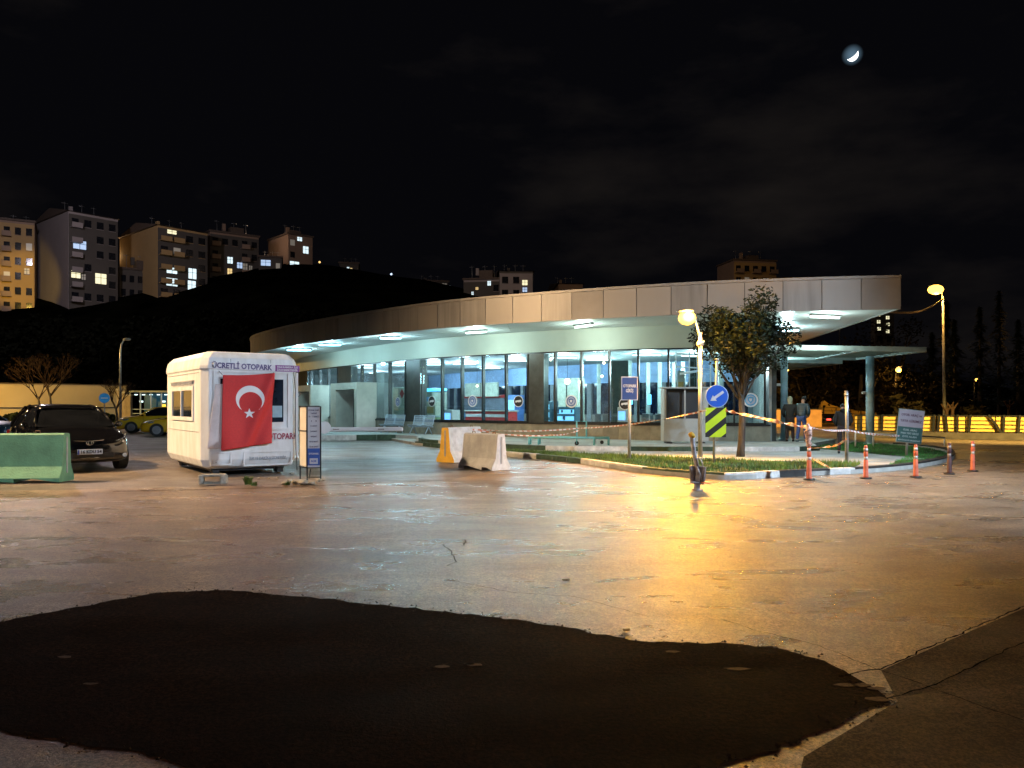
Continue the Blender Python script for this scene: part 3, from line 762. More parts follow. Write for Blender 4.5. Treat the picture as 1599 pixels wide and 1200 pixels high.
# ================================================================== CANOPY at the right
M_cyp = mat('canopy_blue_paint', (0.36, 0.56, 0.66), .45, var=.08, vscale=4)
M_cyd = mat('canopy_frame_paint', (0.30, 0.36, 0.34), .5, var=.12)
K = thing('walkway_canopy', 'flat slatted steel canopy on two round pale blue columns', 'canopy', (11, 29, 0))
ca, cb, cc, cd = Vector((7.8, 26.0, 3.55)), Vector((14.3, 26.6, 3.50)), Vector((13.7, 30.6, 3.45)), Vector((9.0, 30.6, 3.48))
def beam(b, a, c, w, h, mi=0):
    a, c = Vector(a), Vector(c); d = c - a; m = (a + c) / 2
    b.box(m, (d.length, w, h), math.atan2(d.y, d.x), mi, ry=-math.atan2(d.z, d.xy.length))
bb = B()
for a, c in ((ca, cb), (cb, cc), (cc, cd), (cd, ca)): beam(bb, a, c, .12, .17)
for s in (.33, .66): beam(bb, ca.lerp(cb, s), cd.lerp(cc, s), .11, .14)
bb.build('frame', M_cyd, K, True)
bb = B()
for k in range(1, 9):
    beam(bb, ca.lerp(cd, k / 9), cb.lerp(cc, k / 9), .045, .05)
bb.build('slats', mat('canopy_slat', (0.13, 0.16, 0.13), .6), K, True)
ra, rb, rc, rd = Vector((10.2, 33, 3.5)), Vector((14.4, 33.6, 3.46)), Vector((13.8, 38, 3.4)), Vector((10.2, 38, 3.4))
bb = B()
for a, c in ((ra, rb), (rb, rc), (rc, rd), (rd, ra)): beam(bb, a, c, .12, .17)
for k in range(1, 16): beam(bb, ra.lerp(rd, k / 16), rb.lerp(rc, k / 16), .05, .05)
bb.build('rear_frame', M_cyd, K, True)
for u, v, top, r_ in ((1358.5, 694, 3.42, .15), (1224.5, 688, 3.40, .13)):
    zz = .1 if u > 1300 else .24
    g = G(u, v, zz); bb = B(); bb.tube([(g.x, g.y, zz), (g.x, g.y, top)], r_, 20); bb.tube([(g.x, g.y, zz), (g.x, g.y, zz + .04)], r_ * 1.5, 20)
    cobj = bb.build('column', M_cyp, K, True)
    bb = B(); bb.box((g.x - r_ - .08, g.y, 2.05 if u > 1300 else 1.75 + .6), (.14, .08, .1), bev=.01, seg=1); bb.build('camera_box', M_white, cobj, True)

# ================================================================== STREET LAMPS
M_pole = mat('pole_paint', (0.46, 0.45, 0.42), .5, .3, var=.15, vscale=3)
g = G(1093.5, 717, .1); d1 = g.y
L1 = thing('street_lamp', 'slim street lamp with glowing orange head beside the blue arrow sign', 'street lamp', g, 0, 'sodium street lamps')
hz = EYE + (HOR - 520) / FPX * d1 - .1; lx = (1073 - 1094) / FPX * d1; lz = EYE + (HOR - 495.5) / FPX * d1 - .1
bb = B(); bb.tube([(0, 0, 0), (0, 0, hz)], [.065, .05], 14); bb.tube([(0, 0, 0), (0, 0, .05)], .13, 14); bb.build('pole', M_pole, L1)
bb = B(); bb.tube([(0, 0, hz * .955), (-.04, 0, hz), (lx * .5, -.02, lz + .06), (lx * .9, -.02, lz + .14)], [.035, .033, .028, .025], 8); bb.build('arm', M_pole, L1)
bb = B(); bb.tube([(-.1, -.06, hz * .9), (.1, -.06, hz * .93)], .035, 8); bb.box((0, 0, hz * .915), (.16, .16, .12), bev=.02, seg=1); bb.build('bracket', M_pole, L1)
bb = B(); bb.ball((lx - .03, .04, lz + .16), .2, 0, (1.3, 1.0, .35)); bb.build('lamp_shade', M_steel, L1)
bb = B(); bb.ball((lx, -.04, lz - .03), .225, 0, (1.1, 1, .9)); bb.build('bulb', emis('sodium_glow', (1, .50, .07), 5), L1)
lamp_point('lamp_light', (g.x + lx, g.y - .1, g.z + lz - .25), 4000, (1, .44, .03), .16, L1, 158, 'SPOT', (g.x + lx, g.y - 3.2, 0))
lamp_point('lamp_spill', (g.x + lx, g.y - .3, g.z + lz), 900, SODIUM, .14, L1)
# far lamp at the right with slack cable to the roof
p2 = P(1475, 640, 46); 
L2 = thing('street_lamp', 'tall rear street lamp with orange glow right of the roof tip', 'street lamp', (p2.x, p2.y, -.02), 0, 'sodium street lamps')
z2 = EYE + (HOR - 462) / FPX * 46
bb = B(); bb.tube([(0, 0, 0), (-.1, 0, z2)], [.10, .06], 10); bb.build('pole', M_pole, L2)
bb = B(); bb.tube([(-.1, 0, z2), (-.25, 0, z2 + .35), (-.55, 0, z2 + .55)], .04, 8); bb.build('arm', M_pole, L2)
bb = B(); bb.ball((-.6, 0, z2 + .6), .26, 0, (1.4, 1, .4)); bb.build('lamp_shade', M_steel, L2)
bb = B(); bb.ball((-.6, -.12, z2 + .36), .38, 0, (1.2, 1, .8)); bb.build('bulb', emis('sodium_glow', (1, .50, .07), 5), L2)
lamp_point('lamp_light', (p2.x - .6, p2.y - .2, z2 + .05), 900, SODIUM, .2, L2)
bb = B(); a = P(1386, 487, 30); c = P(1474, 466, 45.8)
pts = [a.lerp(c, t) - Vector((0, 0, .35 * math.sin(math.pi * t))) for t in [i / 12 for i in range(13)]]
bb.tube(pts, .045, 6); tag(bb.build('overhead_cable', mat('cable_cover', (.55, .38, .26), .6)), 'slack overhead cable from the roof tip to the rear street lamp', 'cable')
for u, v, d, s, lab, pw in ((1402, 578, 62, .22, 'distant orange lamp under the canopy edge', 900), (1524, 593.5, 85, .16, 'small distant yellow lamp in the dark trees', 300), (1229, 577, 60, .14, 'small distant lamp between the canopy column and the tree', 250)):
    p = P(u, v, d); t = thing('distant_lamp', lab, 'street lamp', (p.x, p.y, 0), 0)
    B().tube([(0, 0.35, 0), (0, 0.35, p.z + .1)], .06, 6).build('pole', M_black, t)
    bb = B(); bb.ball((0, -.1, p.z), s, sub=2); bb.build('bulb', emis('far_sodium', (1, .62, .12), 3.2), t)
    B().box((0, .02, p.z + s + .05), (s * 1.8, .8, .08), bev=.03, seg=1).build('lamp_shade', M_black, t)
    lamp_point('lamp_light', (p.x, p.y - .5, p.z - .3), pw * .4, SODIUM, .2, t)
# lamps outside the frame that light the yard (posts modelled)
def yard_lamp(loc, power, colr, lab, tgt, spot=150, blend=.6):
    t = thing('street_lamp', lab, 'street lamp', (loc[0], loc[1], 0), 0)
    B().tube([(0, 0, 0), (0, 0, loc[2] + .1)], [.1, .06], 10).build('pole', M_pole, t)
    B().box((0, -.0, loc[2] + .12), (.7, .3, .12), bev=.03, seg=1).build('lamp_shade', M_steel, t)
    B().box((0, -.0, loc[2] + .03), (.5, .2, .03)).build('bulb', emis('yard_glow', colr, 20), t)
    q = lamp_point('lamp_light', (loc[0], loc[1], loc[2] - .1), power, colr, .2, t, spot, 'SPOT', tgt); q.data.spot_blend = blend
yard_lamp((-17.0, 15.5, 10.0), 31000, SODIUM_PALE, 'tall street lamp left of the green barrier, outside the frame', (-2.0, 19.5, 0), 92, 1.0)
yard_lamp((13.5, 11.5, 9.0), 22000, COOL, 'white yard floodlight right of the road, outside the frame', (1.5, 19.5, 0.3), 98, 1.0)
yard_lamp((-6, -6, 7.0), 15000, (.62, .78, 1.0), 'added cool spotlight behind the viewer aimed at the dark car', (-8.8, 17.6, 0.9), 26, 1.0)  # narrow cool spot added to brighten the dark car
yard_lamp((-40, 46, 7.0), 24000, (1, .60, .16), 'tall street lamp beside the long lit wall, outside the frame', (-34, 60, 1), 160)
yard_lamp((3, -9, 9.0), 1100, (1, .42, .22), 'dim street lamp behind the viewer', (1, 6, 0), 150)
# ================================================================== PARKING BOOTH
KO = Vector((-6.86, 17.0, 0)); KA = math.atan2(1.15, 1.65); KW, KL, KZ0, KZ1 = 2.16, 3.9, .14, 2.80
k = thing('parking_booth', 'white fibreglass parking booth with chamfered edges and a red flag on its front', 'booth', KO, KA)
# local x along the front face to the right, local y along the left face to the back
kc = Vector((math.cos(KA), math.sin(KA)))
def Kf(u, v):   # photo pixel -> (x, z) on the front face
    q = (u - CX) / FPX; x = (q * KO.y - KO.x) / (kc.x - q * kc.y); d = KO.y + x * kc.y
    return x, EYE + (HOR - v) / FPX * d
M_booth = mat('booth_fibreglass', (0.68, 0.69, 0.70), .42, var=.04, vscale=2.2, bump=.12, bscale=6, col2=(0.55, 0.54, 0.52), stretch=(1.6, 1.6, .5))
M_boothd = mat('booth_groove', (0.36, 0.37, 0.38), .5)
bb = B()
cs = [(.15, 0), (KW - .12, 0), (KW, .14), (KW, KL - .14), (KW - .14, KL), (.14, KL), (0, KL - .14), (0, .15)]
def ringp(ins, z): 
    cx_, cy_ = KW / 2, KL / 2
    return [Vector((cx_ + (x - cx_) * (1 - ins / (KW / 2)), cy_ + (y - cy_) * (1 - ins / (KL / 2)), z)) for x, y in cs]
levels = [(.20, KZ0), (.07, KZ0 + .06), (.0, KZ0 + .22), (0, KZ1 - .42), (-.025, KZ1 - .40), (-.025, KZ1 - .33), (.01, KZ1 - .15), (.13, KZ1 - .02), (.20, KZ1)]
rings = [[bb.bm.verts.new(q) for q in ringp(*lv)] for lv in levels]
for a, c in zip(rings, rings[1:]):
    for i in range(8): bb.bm.faces.new((a[i], a[(i + 1) % 8], c[(i + 1) % 8], c[i]))
bb.bm.faces.new(rings[0][::-1]); bb.bm.faces.new(rings[-1])
body = bb.build('shell', M_booth, k)
mb = body.modifiers.new('bevel', 'BEVEL'); mb.width = .03; mb.segments = 2; mb.limit_method = 'ANGLE'; mb.angle_limit = R(20)
bb = B()
for x, y in ((.35, .35), (KW - .35, .35), (.35, KL - .35), (KW - .35, KL - .35)): bb.box((x, y, KZ0 / 2 + .005), (.14, .3, KZ0 - .01))
bb.box((KW / 2, KL / 2, KZ0 - .02), (KW - .5, KL - .5, .06)); bb.build('skid_base', M_black, k)
def frame_rect(b, x0, x1, z0, z1, w, y, dp, mi=0):
    b.box(((x0 + x1) / 2, y, z0 + w / 2), (x1 - x0, dp, w), mi=mi); b.box(((x0 + x1) / 2, y, z1 - w / 2), (x1 - x0, dp, w), mi=mi)
    b.box((x0 + w / 2, y, (z0 + z1) / 2), (w, dp, z1 - z0 - 2 * w), mi=mi); b.box((x1 - w / 2, y, (z0 + z1) / 2), (w, dp, z1 - z0 - 2 * w), mi=mi)
x0, zt = Kf(333, 588); x1, zb = Kf(452, 666); wz0, wz1 = zb, Kf(420, 583)[1]
bb = B(); frame_rect(bb, x0, x1, wz0 - .08, wz1 + .04, .05, -.012, .03); wf = bb.build('front_window', M_booth, k)
bb = B(); bb.box(((x0 + x1) / 2, -.006, (wz0 + wz1) / 2 - .02), (x1 - x0 - .3, .02, wz1 - wz0 - .25)); bb.build('pane', mat('booth_glass', (.012, .018, .028), .06, var=.3), wf)
xa, xb = Kf(336, 0)[0], Kf(348, 0)[0]
bb = B(); bb.box((lerp(x0, x1, .5), -.02, (wz0 + wz1) / 2 - .02), (.06, .02, wz1 - wz0 - .25)); bb.build('window_bar', M_booth, wf)
bb = B(); a = Kf(425, 634); c = Kf(440, 652); bb.box(((a[0] + c[0]) / 2, -.02, (a[1] + c[1]) / 2), (c[0] - a[0], .006, a[1] - c[1])); bb.build('notice', mat('notice_paper', (.25, .38, .45), .6), wf)
# lower recessed panels
for ua, ub, va, vb in ((328, 362, 708, 725), (380, 456, 707, 724)):
    a = Kf(ua, va); c = Kf(ub, vb); bb = B(); frame_rect(bb, a[0], c[0], c[1] - .02, a[1] + .02, .035, -.008, .022); bb.build('panel_frame', M_booth, k)
# left side window
bb = B(); LX = -.012
def side_rect(b, y0, y1, z0, z1, w, x, dp):
    b.box((x, (y0 + y1) / 2, z0 + w / 2), (dp, y1 - y0, w)); b.box((x, (y0 + y1) / 2, z1 - w / 2), (dp, y1 - y0, w))
    b.box((x, y0 + w / 2, (z0 + z1) / 2), (dp, w, z1 - z0 - 2 * w)); b.box((x, y1 - w / 2, (z0 + z1) / 2), (dp, w, z1 - z0 - 2 * w))
side_rect(bb, .75, 3.1, 1.22, 2.02, .09, LX, .04); bb.box((LX - .005, 1.95, 1.62), (.05, .07, .62)); sw = bb.build('side_window', M_booth, k)
bb = B(); bb.box((-.004, 1.92, 1.62), (.015, 2.15, .62)); bb.build('pane', MATS['booth_glass'], sw)
bb = B()
for i in range(16): bb.box((-.02, .85 + i * .145, 2.10), (.05, .07, .06))
bb.box((-.022, 1.92, 2.145), (.06, 2.4, .02)); bb.build('awning_rail', M_boothd, k)
bb = B()
for x in (.62, 1.52): bb.box((x, -.004, 2.48), (.012, .012, .30))
for x, z in ((.3, .3), (.9, .28), (1.5, .3), (1.9, .32), (.32, 2.42), (1.86, 2.42)): bb.disc((x, -.004, z), .014, .01, n=8)
bb.build('seam_and_rivets', M_boothd, k)
bb = B(); bb.tube([(KW - .1, -.02, 2.40), (KW - .06, -.03, 1.9), (KW - .07, -.03, 1.2), (KW - .05, -.03, .5), (KW - .02, -.02, .05)], .009, 5); bb.build('power_cable', M_black, k)
bb = B(); bb.box((-.006, KL / 2, 2.32), (.012, KL - .6, .012)); bb.box((-.006, KL / 2, .98), (.012, KL - .6, .01)); bb.build('moulding_groove', M_boothd, k)
# banner and lettering on the front
def banner(ua, va, ub, vb, ut, h, mtl, name, y=-.03):
    a = Kf(ua, va); c = Kf(ub, vb); bb = B()
    v = [(a[0], y, a[1]), (c[0], y, c[1]), (c[0], y, c[1] + h), (a[0], y, a[1] + h)]
    w = [(p[0], p[1] + .012, p[2]) for p in v]
    for f in ((v[0], v[1], v[2], v[3]), (w[3], w[2], w[1], w[0]), (v[0], w[0], w[1], v[1]), (v[3], v[2], w[2], w[3]), (v[0], v[3], w[3], w[0]), (v[1], w[1], w[2], v[2])): bb.face(f)
    bb.keep = False
    return bb.build(name, mtl, k), a, c
M_navy = mat('navy_lettering', (.10, .08, .20), .5); M_bann = mat('banner_vinyl', (.66, .64, .68), .45, var=.04)
o, a, c = banner(327, 575.5, 429, 580, 0, .14, M_bann, 'banner')
zr = math.atan2(c[1] - a[1], c[0] - a[0])
def facetext(txt, ucx, vcx, size, m, width=None, rot=0.0, y=-.034, bold=.004, parent=k, name='lettering'):
    q = Kf(ucx, vcx); M = Matrix.Translation((q[0], y, q[1])) @ Matrix.Rotation(-rot, 4, 'Y') @ STAND
    return add_text(name, txt, size, m, parent, M, width, bold)
facetext('ÜCRETLİ OTOPARK', 378, 573.0, .17, M_navy, (c[0] - a[0]) * .92, zr, bold=.006)
M_purp = mat('purple_vinyl', (.24, .06, .26), .45); M_lil = mat('pale_lettering', (.72, .66, .74), .5)
o, a2, c2 = banner(429.5, 580.5, 467, 581.5, 0, .15, M_purp, 'banner')
facetext('7/24 KAMERA İLE', 448, 574.2, .06, M_lil, (c2[0] - a2[0]) * .86, 0, bold=.002)
facetext('İZLENMEKTEDİR', 448, 578.6, .06, M_lil, (c2[0] - a2[0]) * .86, 0, bold=.002)
M_dred = mat('dark_red_lettering', (.30, .03, .07), .5)
facetext('OTOPARK', 441, 682, .2, M_dred, Kf(466, 0)[0] - Kf(419, 0)[0], 0, y=-.012, bold=.004)
facetext('İLK 15 DAKİKA ÜCRETSİZ', 418, 715.5, .085, mat('grey_lettering', (.22, .26, .33), .5), Kf(446, 0)[0] - Kf(389, 0)[0], 0, y=-.012, bold=.001)
# mounting strips on the right edge
bb = B(); bb.box((KW - .02, -.01, 1.35), (.05, .03, 2.0)); bb.build('corner_strip', M_booth, k)
bb = B(); bb.tube([(.24, -.03, 2.55), (.22, -.06, 2.49), (.24, -.03, 2.42)], .012, 6); bb.tube([(KW + .01, -.02, 1.9), (KW + .05, -.05, 1.84), (KW + .01, -.02, 1.78)], .014, 6); bb.build('hook', M_steel, k)

# flag (cloth)
F = thing('flag', 'red flag with white crescent and star hanging on the white booth', 'flag', KO, KA)
c00, c10, c11, c01 = Kf(343.5, 704), Kf(422.5, 692), Kf(426, 583), Kf(346.5, 586)
NX, NZ = 44, 56
def cloth(s, t):
    bx = lerp(lerp(c00[0], c10[0], s), lerp(c01[0], c11[0], s), t); bz = lerp(lerp(c00[1], c10[1], s), lerp(c01[1], c11[1], s), t)
    bz -= .02 * math.sin(math.pi * s) * t
    diag = (s - .98) - (1 - t) * -.55            # fold running from the top right corner to the lower middle
    f = math.exp(-((s + (1 - t) * .52 - 1.0) / .11) ** 2)
    g = math.exp(-((s + (1 - t) * .60 - 1.25) / .12) ** 2)
    y = -.075 - .085 * f * (.5 + .5 * t) + .045 * g - .022 * math.sin(s * 9 + t * 2) * (1 - .7 * t) - .012 * math.sin(t * 7 + s * 3)
    return Vector((bx, y, bz))
bb = B(); vs = [[bb.bm.verts.new(cloth(i / NX, j / NZ)) for i in range(NX + 1)] for j in range(NZ + 1)]
for j in range(NZ):
    for i in range(NX):
        f = bb.bm.faces.new((vs[j][i], vs[j][i + 1], vs[j + 1][i + 1], vs[j + 1][i])); f.smooth = True
fo = bb.build('cloth', mat('flag_red', (.50, .022, .022), .7, var=.06, vscale=30, bump=.15, bscale=200), F)
sm = fo.modifiers.new('thick', 'SOLIDIFY'); sm.thickness = .006
def on_cloth(x, z):   # front-face (x,z) -> cloth surface parameters
    t = (z - c00[1]) / (c01[1] - c00[1]); 
    for _ in range(4):
        xl, xr = lerp(c00[0], c01[0], t), lerp(c10[0], c11[0], t); s = (x - xl) / (xr - xl)
        zb, ztp = lerp(c00[1], c10[1], s), lerp(c01[1], c11[1], s); t = (z - zb) / (ztp - zb)
    return s, t
def cloth_patch(fn, name):  # fn: list of triangles in x,z
    bb = B()
    for tri in fn:
        pts = []
        for x, z in tri:
            s, t = on_cloth(x, z); q = cloth(s, t); q.y -= .009; pts.append(q)
        bb.face(pts)
    bmesh.ops.remove_doubles(bb.bm, verts=bb.bm.verts, dist=1e-5)
    return bb.build(name, M_white, F)
oc = Kf(388.5, 622.5); ic = Kf(388.8, 628); R1 = (Kf(409.5, 622)[0] - Kf(367, 622)[0]) / 2; R2 = R1 * .80
# crescent opens downward
ic = (oc[0] + .01, oc[1] - R1 * .27)
d_ = R1 * .27; cosA = (R1 * R1 + d_ * d_ - R2 * R2) / (2 * R1 * d_); A_ = math.acos(max(-1, min(1, cosA)))
tris = []; Nn = 46; prev = None
for i in range(Nn + 1):
    th = -R(90) + A_ + (2 * math.pi - 2 * A_) * i / Nn
    po = (oc[0] + R1 * math.cos(th), oc[1] + R1 * math.sin(th))
    ex, ez = po[0] - ic[0], po[1] - ic[1]; L_ = math.hypot(ex, ez); pi_ = (ic[0] + ex / L_ * R2, ic[1] + ez / L_ * R2)
    if prev:
        for w0, w1 in ((0, .5), (.5, 1)):
            q0 = (lerp(prev[0][0], prev[1][0], w0), lerp(prev[0][1], prev[1][1], w0)); q1 = (lerp(po[0], pi_[0], w0), lerp(po[1], pi_[1], w0))
            q2 = (lerp(po[0], pi_[0], w1), lerp(po[1], pi_[1], w1)); q3 = (lerp(prev[0][0], prev[1][0], w1), lerp(prev[0][1], prev[1][1], w1))
            tris.append((q0, q1, q2, q3))
    prev = (po, pi_)
cloth_patch(tris, 'crescent')
stc = Kf(388, 645.5); sr = R1 * .40; tris = []
for i in range(10):
    r0, r1 = (sr, sr * .4) if i % 2 == 0 else (sr * .4, sr); t0, t1 = R(90 + 36 * i), R(90 + 36 * (i + 1))
    tris.append(((stc[0], stc[1]), (stc[0] + r1 * math.cos(t1), stc[1] + r1 * math.sin(t1)), (stc[0] + r0 * math.cos(t0), stc[1] + r0 * math.sin(t0))))
cloth_patch(tris, 'star')
bb = B(); q0, q1 = Kf(341, 581), Kf(427, 582)
bb.tube([(q0[0], -.04, q0[1] + .02), (c01[0], -.06, c01[1])], .006, 5); bb.tube([(c11[0], -.05, c11[1]), (q1[0] + .01, -.03, q1[1] + .02)], .006, 5); bb.build('tie_cord', M_black, F)
# pale side curtain behind the flag's left edge
bb = B(); a, c_, d_, e_ = Kf(336, 600), Kf(348, 600), Kf(347, 700), Kf(323, 701)
pts = [(a[0], a[1]), (c_[0], c_[1]), (d_[0], d_[1]), (e_[0], e_[1])]
bb.extr(pts, .012, Matrix.Translation((0, -.045, 0))); tag(bb.build('tarpaulin', mat('tarp_pink', (.55, .46, .44), .7, var=.1, vscale=3)), 'pale tarpaulin strip hanging behind the left edge of the red flag', 'tarpaulin'); 
to = bpy.data.objects['tarpaulin']; to.location = KO; to.rotation_euler = (0, 0, KA)

# cement slab, block step, weeds and rubble at the booth foot
def stone(c, s, m, label, grp, rz=0, name='rubble_stone', seed=0):
    rnd = random.Random(seed); bb = B(); r_ = bmesh.ops.create_icosphere(bb.bm, subdivisions=2, radius=.5)
    for v in bb.bm.verts: v.co *= rnd.uniform(.82, 1.15)
    bmesh.ops.scale(bb.bm, vec=s, verts=bb.bm.verts); bmesh.ops.translate(bb.bm, vec=(0, 0, s[2] * .38), verts=bb.bm.verts)
    o = bb.build(name, m); o.location = c; o.rotation_euler = (0, 0, rz); return tag(o, label, 'stone', grp)
M_rub = mat('rubble', (.36, .33, .27), .9, var=.25, vscale=8, bump=.6)
g = G(333, 757); t = thing('cement_block', 'broken hollow cement block lying under the booth corner', 'block', g, R(12))
bb = B(); bb.box((-.22, 0, .11), (.10, .2, .2), bev=.03); bb.box((.2, 0, .10), (.14, .2, .18), bev=.035); bb.box((0, .02, .185), (.5, .2, .05), bev=.015); bb.box((0, .05, .03), (.4, .14, .05), bev=.01); bb.build('block', M_rub, t)
for i, (u, v, s) in enumerate(((445, 757, .12), (452, 752, .1), (461, 756, .16), (474, 757, .2), (487, 757, .14), (497, 752, .12), (505, 751, .08), (456, 741, .1), (420, 748, .05), (434, 747, .06), (404, 748, .06))):
    stone(G(u, v), (s * 1.3, s, s * .6), M_rub, 'pale rubble stone lying around the foot of the price board', 'rubble stones around the price board', i, seed=i)
def weed(u, v, n, h, seed, label):
    rnd = random.Random(seed); bb = B(); bb.keep = True
    for i in range(n):
        a = rnd.uniform(0, 6.28); l_ = h * rnd.uniform(.5, 1.1); w = .008 + .01 * rnd.random(); c = Vector((rnd.uniform(-.05, .05), rnd.uniform(-.05, .05), 0)); dv = Vector((math.cos(a), math.sin(a), 0)); q = Vector((-dv.y, dv.x, 0))
        m1 = c + dv * l_ * .35 + Vector((0, 0, l_ * .7)); e = c + dv * l_ * .8 + Vector((0, 0, l_ * .8))
        bb.face([c - q * w, c + q * w, m1 + q * w, m1 - q * w]); bb.face([m1 - q * w, m1 + q * w, e])
    o = bb.build('weed_tuft', M_gr1); o.location = G(u, v); tag(o, label, 'weed')
weed(388, 757, 46, .20, 1, 'small green weed tuft growing beside the booth'); weed(396, 759, 20, .1, 2, 'tiny weed tuft just right of the larger one by the booth')
weed(448, 758, 14, .10, 3, 'low weeds among the rubble by the price board')

# ------------------------------------------------------------------ price board
g = G(481, 750); pb = thing('price_board', 'tall narrow parking price board with blue panel at its foot', 'sign', (g.x, g.y, 0), R(8))
sc = g.y / FPX
w1, w2 = 18.5 * sc, 20 * sc; ang1 = R(-48)
M_bface = mat('board_face', (.66, .68, .74), .45, var=.03); M_bside = mat('board_side', (.62, .60, .55), .5, var=.05)
z0, z1 = EYE + (HOR - 730) * sc, EYE + (HOR - 635.5) * sc
# front face centred right, side face turning away to the left-back
bb = B(); fx0, fx1 = -.5 * sc, 18.5 * sc
bb.box(((fx0 + fx1) / 2, 0, (z0 + z1) / 2), (fx1 - fx0, .03, z1 - z0)); bb.build('front_panel', M_bface, pb)
bb = B(); bb.box((-.115, .19, (z0 + z1) / 2), (.40, .03, z1 - z0 - .03), R(-64)); bb.build('side_panel', M_bside, pb)
bb = B()
for x, y in ((fx0 - .01, 0), (fx1 + .01, 0), (-.21, .38)): bb.box((x, y, (z1 + .0) / 2), (.025, .04, z1 + .02))
for z in (z1 + .005, z0 - .01, lerp(z0, z1, .6)): bb.box((-.125, .185, z), (.42, .045, .02), R(-64))
for z in (z1 + .01, z0 - .01, .06): bb.box(((fx0 + fx1) / 2, 0.0, z), (fx1 - fx0, .045, .02))
bb.box((.02, .15, .12), (.02, .3, .02), rx=R(35)); bb.build('frame', M_black, pb)
bb = B(); bb.box((.12, -.018, z0 + .22), (.25, .006, .36)); bb.build('blue_panel', mat('board_blue', (.05, .13, .48), .45), pb)
bb = B(); bb.box((.12, -.023, z0 + .13), (.17, .006, .12), bev=.002, seg=1); bb.build('white_field', M_bface, pb)
M_gt = mat('board_text', (.08, .09, .18), .5)
rows = [('OTOPARK ÜCRET', 641, .036, 1), ('TARİFESİ', 646, .036, .55), ('0 - 1 SAAT', 651, .05, .9), ('1   2', 658, .05, .5), ('1-2 SAAT', 665.5, .04, .6), ('2-4 SAAT', 674, .04, .6), ('4-8 SAAT', 682, .04, .55), ('8-12 SAAT', 690, .04, .75), ('12-24 SAAT', 698, .04, .8)]
for tx, v, sz, wf_ in rows:
    z = EYE + (HOR - v) * sc
    add_text('lettering', tx, sz, M_gt, pb, Matrix.Translation((.12, -.018, z)) @ STAND, .23 * wf_, .001)
add_text('lettering', 'OTOPARK', .05, M_bface, pb, Matrix.Translation((.12, -.023, z0 + .285)) @ STAND, .21, .002)
add_text('lettering', 'AÇIK', .06, mat('board_blue', (0, 0, 0)), pb, Matrix.Translation((.12, -.028, z0 + .13)) @ STAND, .12, .002)

# ------------------------------------------------------------------ boom barrier
dB = 19.4; t = thing('boom_barrier', 'white lowered barrier arm with a round disc behind the price board', 'barrier', ((486 - CX) / FPX * dB, dB, 0), R(3))
sB = dB / FPX
bb = B(); bb.box((-.05, .35, .55), (.32, .34, 1.1), bev=.03); bb.build('housing', mat('barrier_housing', (.5, .42, .12), .5), t)
bb = B(); zc = EYE + (HOR - 671) * sB
bb.box((1.15, .02, zc), (2.3, .07, .11), bev=.03, seg=3); bb.build('arm', M_white, t)
bb = B(); bb.disc(((507 - 486) * sB, -.04, EYE + (HOR - 668) * sB), 10.0 * sB, .02, n=10); bb.build('disc', M_white, t)
bb = B()
for x in (.62, 1.75): bb.box((x, -.018, zc + .005), (.16, .006, .025))
bb.build('arm_marking', mat('arm_mark', (.25, .22, .2), .5), t)

# ------------------------------------------------------------------ jersey barriers
def jersey(name, label, c, ang, L, H, m, mend=None, notch=True, wt=.24, wb=.62, bands=None):
    t = thing(name, label, 'barrier', c, ang, 'concrete road barriers'); bb = B()
    prof = [(-wb / 2, 0), (-wb / 2, .09), (-wb * .30, .32 * H), (-wt / 2, H - .03), (-wt / 2 + .03, H), (wt / 2 - .03, H), (wt / 2, H - .03), (wb * .30, .32 * H), (wb / 2, .09), (wb / 2, 0)]
    xs = [-L / 2, -L * .32, -L * .32 + .001, -L * .19, -L * .19 + .001, L * .19, L * .19 + .001, L * .32, L * .32 + .001, L / 2]
    rings = []
    for x in xs:
        n_ = notch and (-L * .32 < x < -L * .185 or L * .19 < x < L * .325)
        rings.append([bb.bm.verts.new((x, p[0], (.075 if (n_ and p[1] < .08) else p[1]))) for p in prof])
    for a, c2 in zip(rings, rings[1:]):
        for i in range(len(prof) - 1): 
            f = bb.bm.faces.new((a[i], c2[i], c2[i + 1], a[i + 1]))
        bb.bm.faces.new((a[-1], c2[-1], c2[0], a[0]))
    f1 = bb.bm.faces.new(rings[0]); f2 = bb.bm.faces.new(rings[-1][::-1])
    f1.material_index = f2.material_index = 1 if mend else 0
    o = bb.build('body', [m, mend] if mend else m, t)
    bv = o.modifiers.new('bevel', 'BEVEL'); bv.width = .012; bv.segments = 2; bv.limit_method = 'ANGLE'; bv.angle_limit = R(30)
    bb = B()
    for sx in (-1, 1): bb.box((sx * (L / 2 + .004), 0, H * .55), (.014, .05, H * .75))
    bb.build('end_slot', mat('slot_shadowless', (.30, .30, .29), .9), t)
    bb = B()
    for sx in (-.3, .3): bb.tube([(sx * L - .05, 0, H - .02), (sx * L - .04, 0, H + .05), (sx * L + .04, 0, H + .05), (sx * L + .05, 0, H - .02)], .01, 6)
    bb.build('lifting_loop', mat('rust', (.15, .07, .035), .8), t)
    return t
M_jg = mat('barrier_concrete', (.37, .39, .43), .8, var=.2, vscale=1.6, bump=.4, bscale=22, stretch=(1, 1, .6))
M_jw = mat('barrier_white_and_lit_end', (.60, .62, .62), .75, var=.12, vscale=5, bump=.2)  # white paint, and light put into the grey barrier's end colour
M_jy = mat('barrier_yellow', (.62, .36, .03), .7, var=.12, vscale=4, bump=.3)
M_jgr = mat('barrier_green', (.095, .245, .135), .7, var=.14, vscale=2.2, bump=.4, bscale=24)
ca_, cb_ = G(716, 731), G(768, 736); dd = cb_ - ca_
mid = (ca_ + cb_) / 2; a_ = math.atan2(dd.y, dd.x)
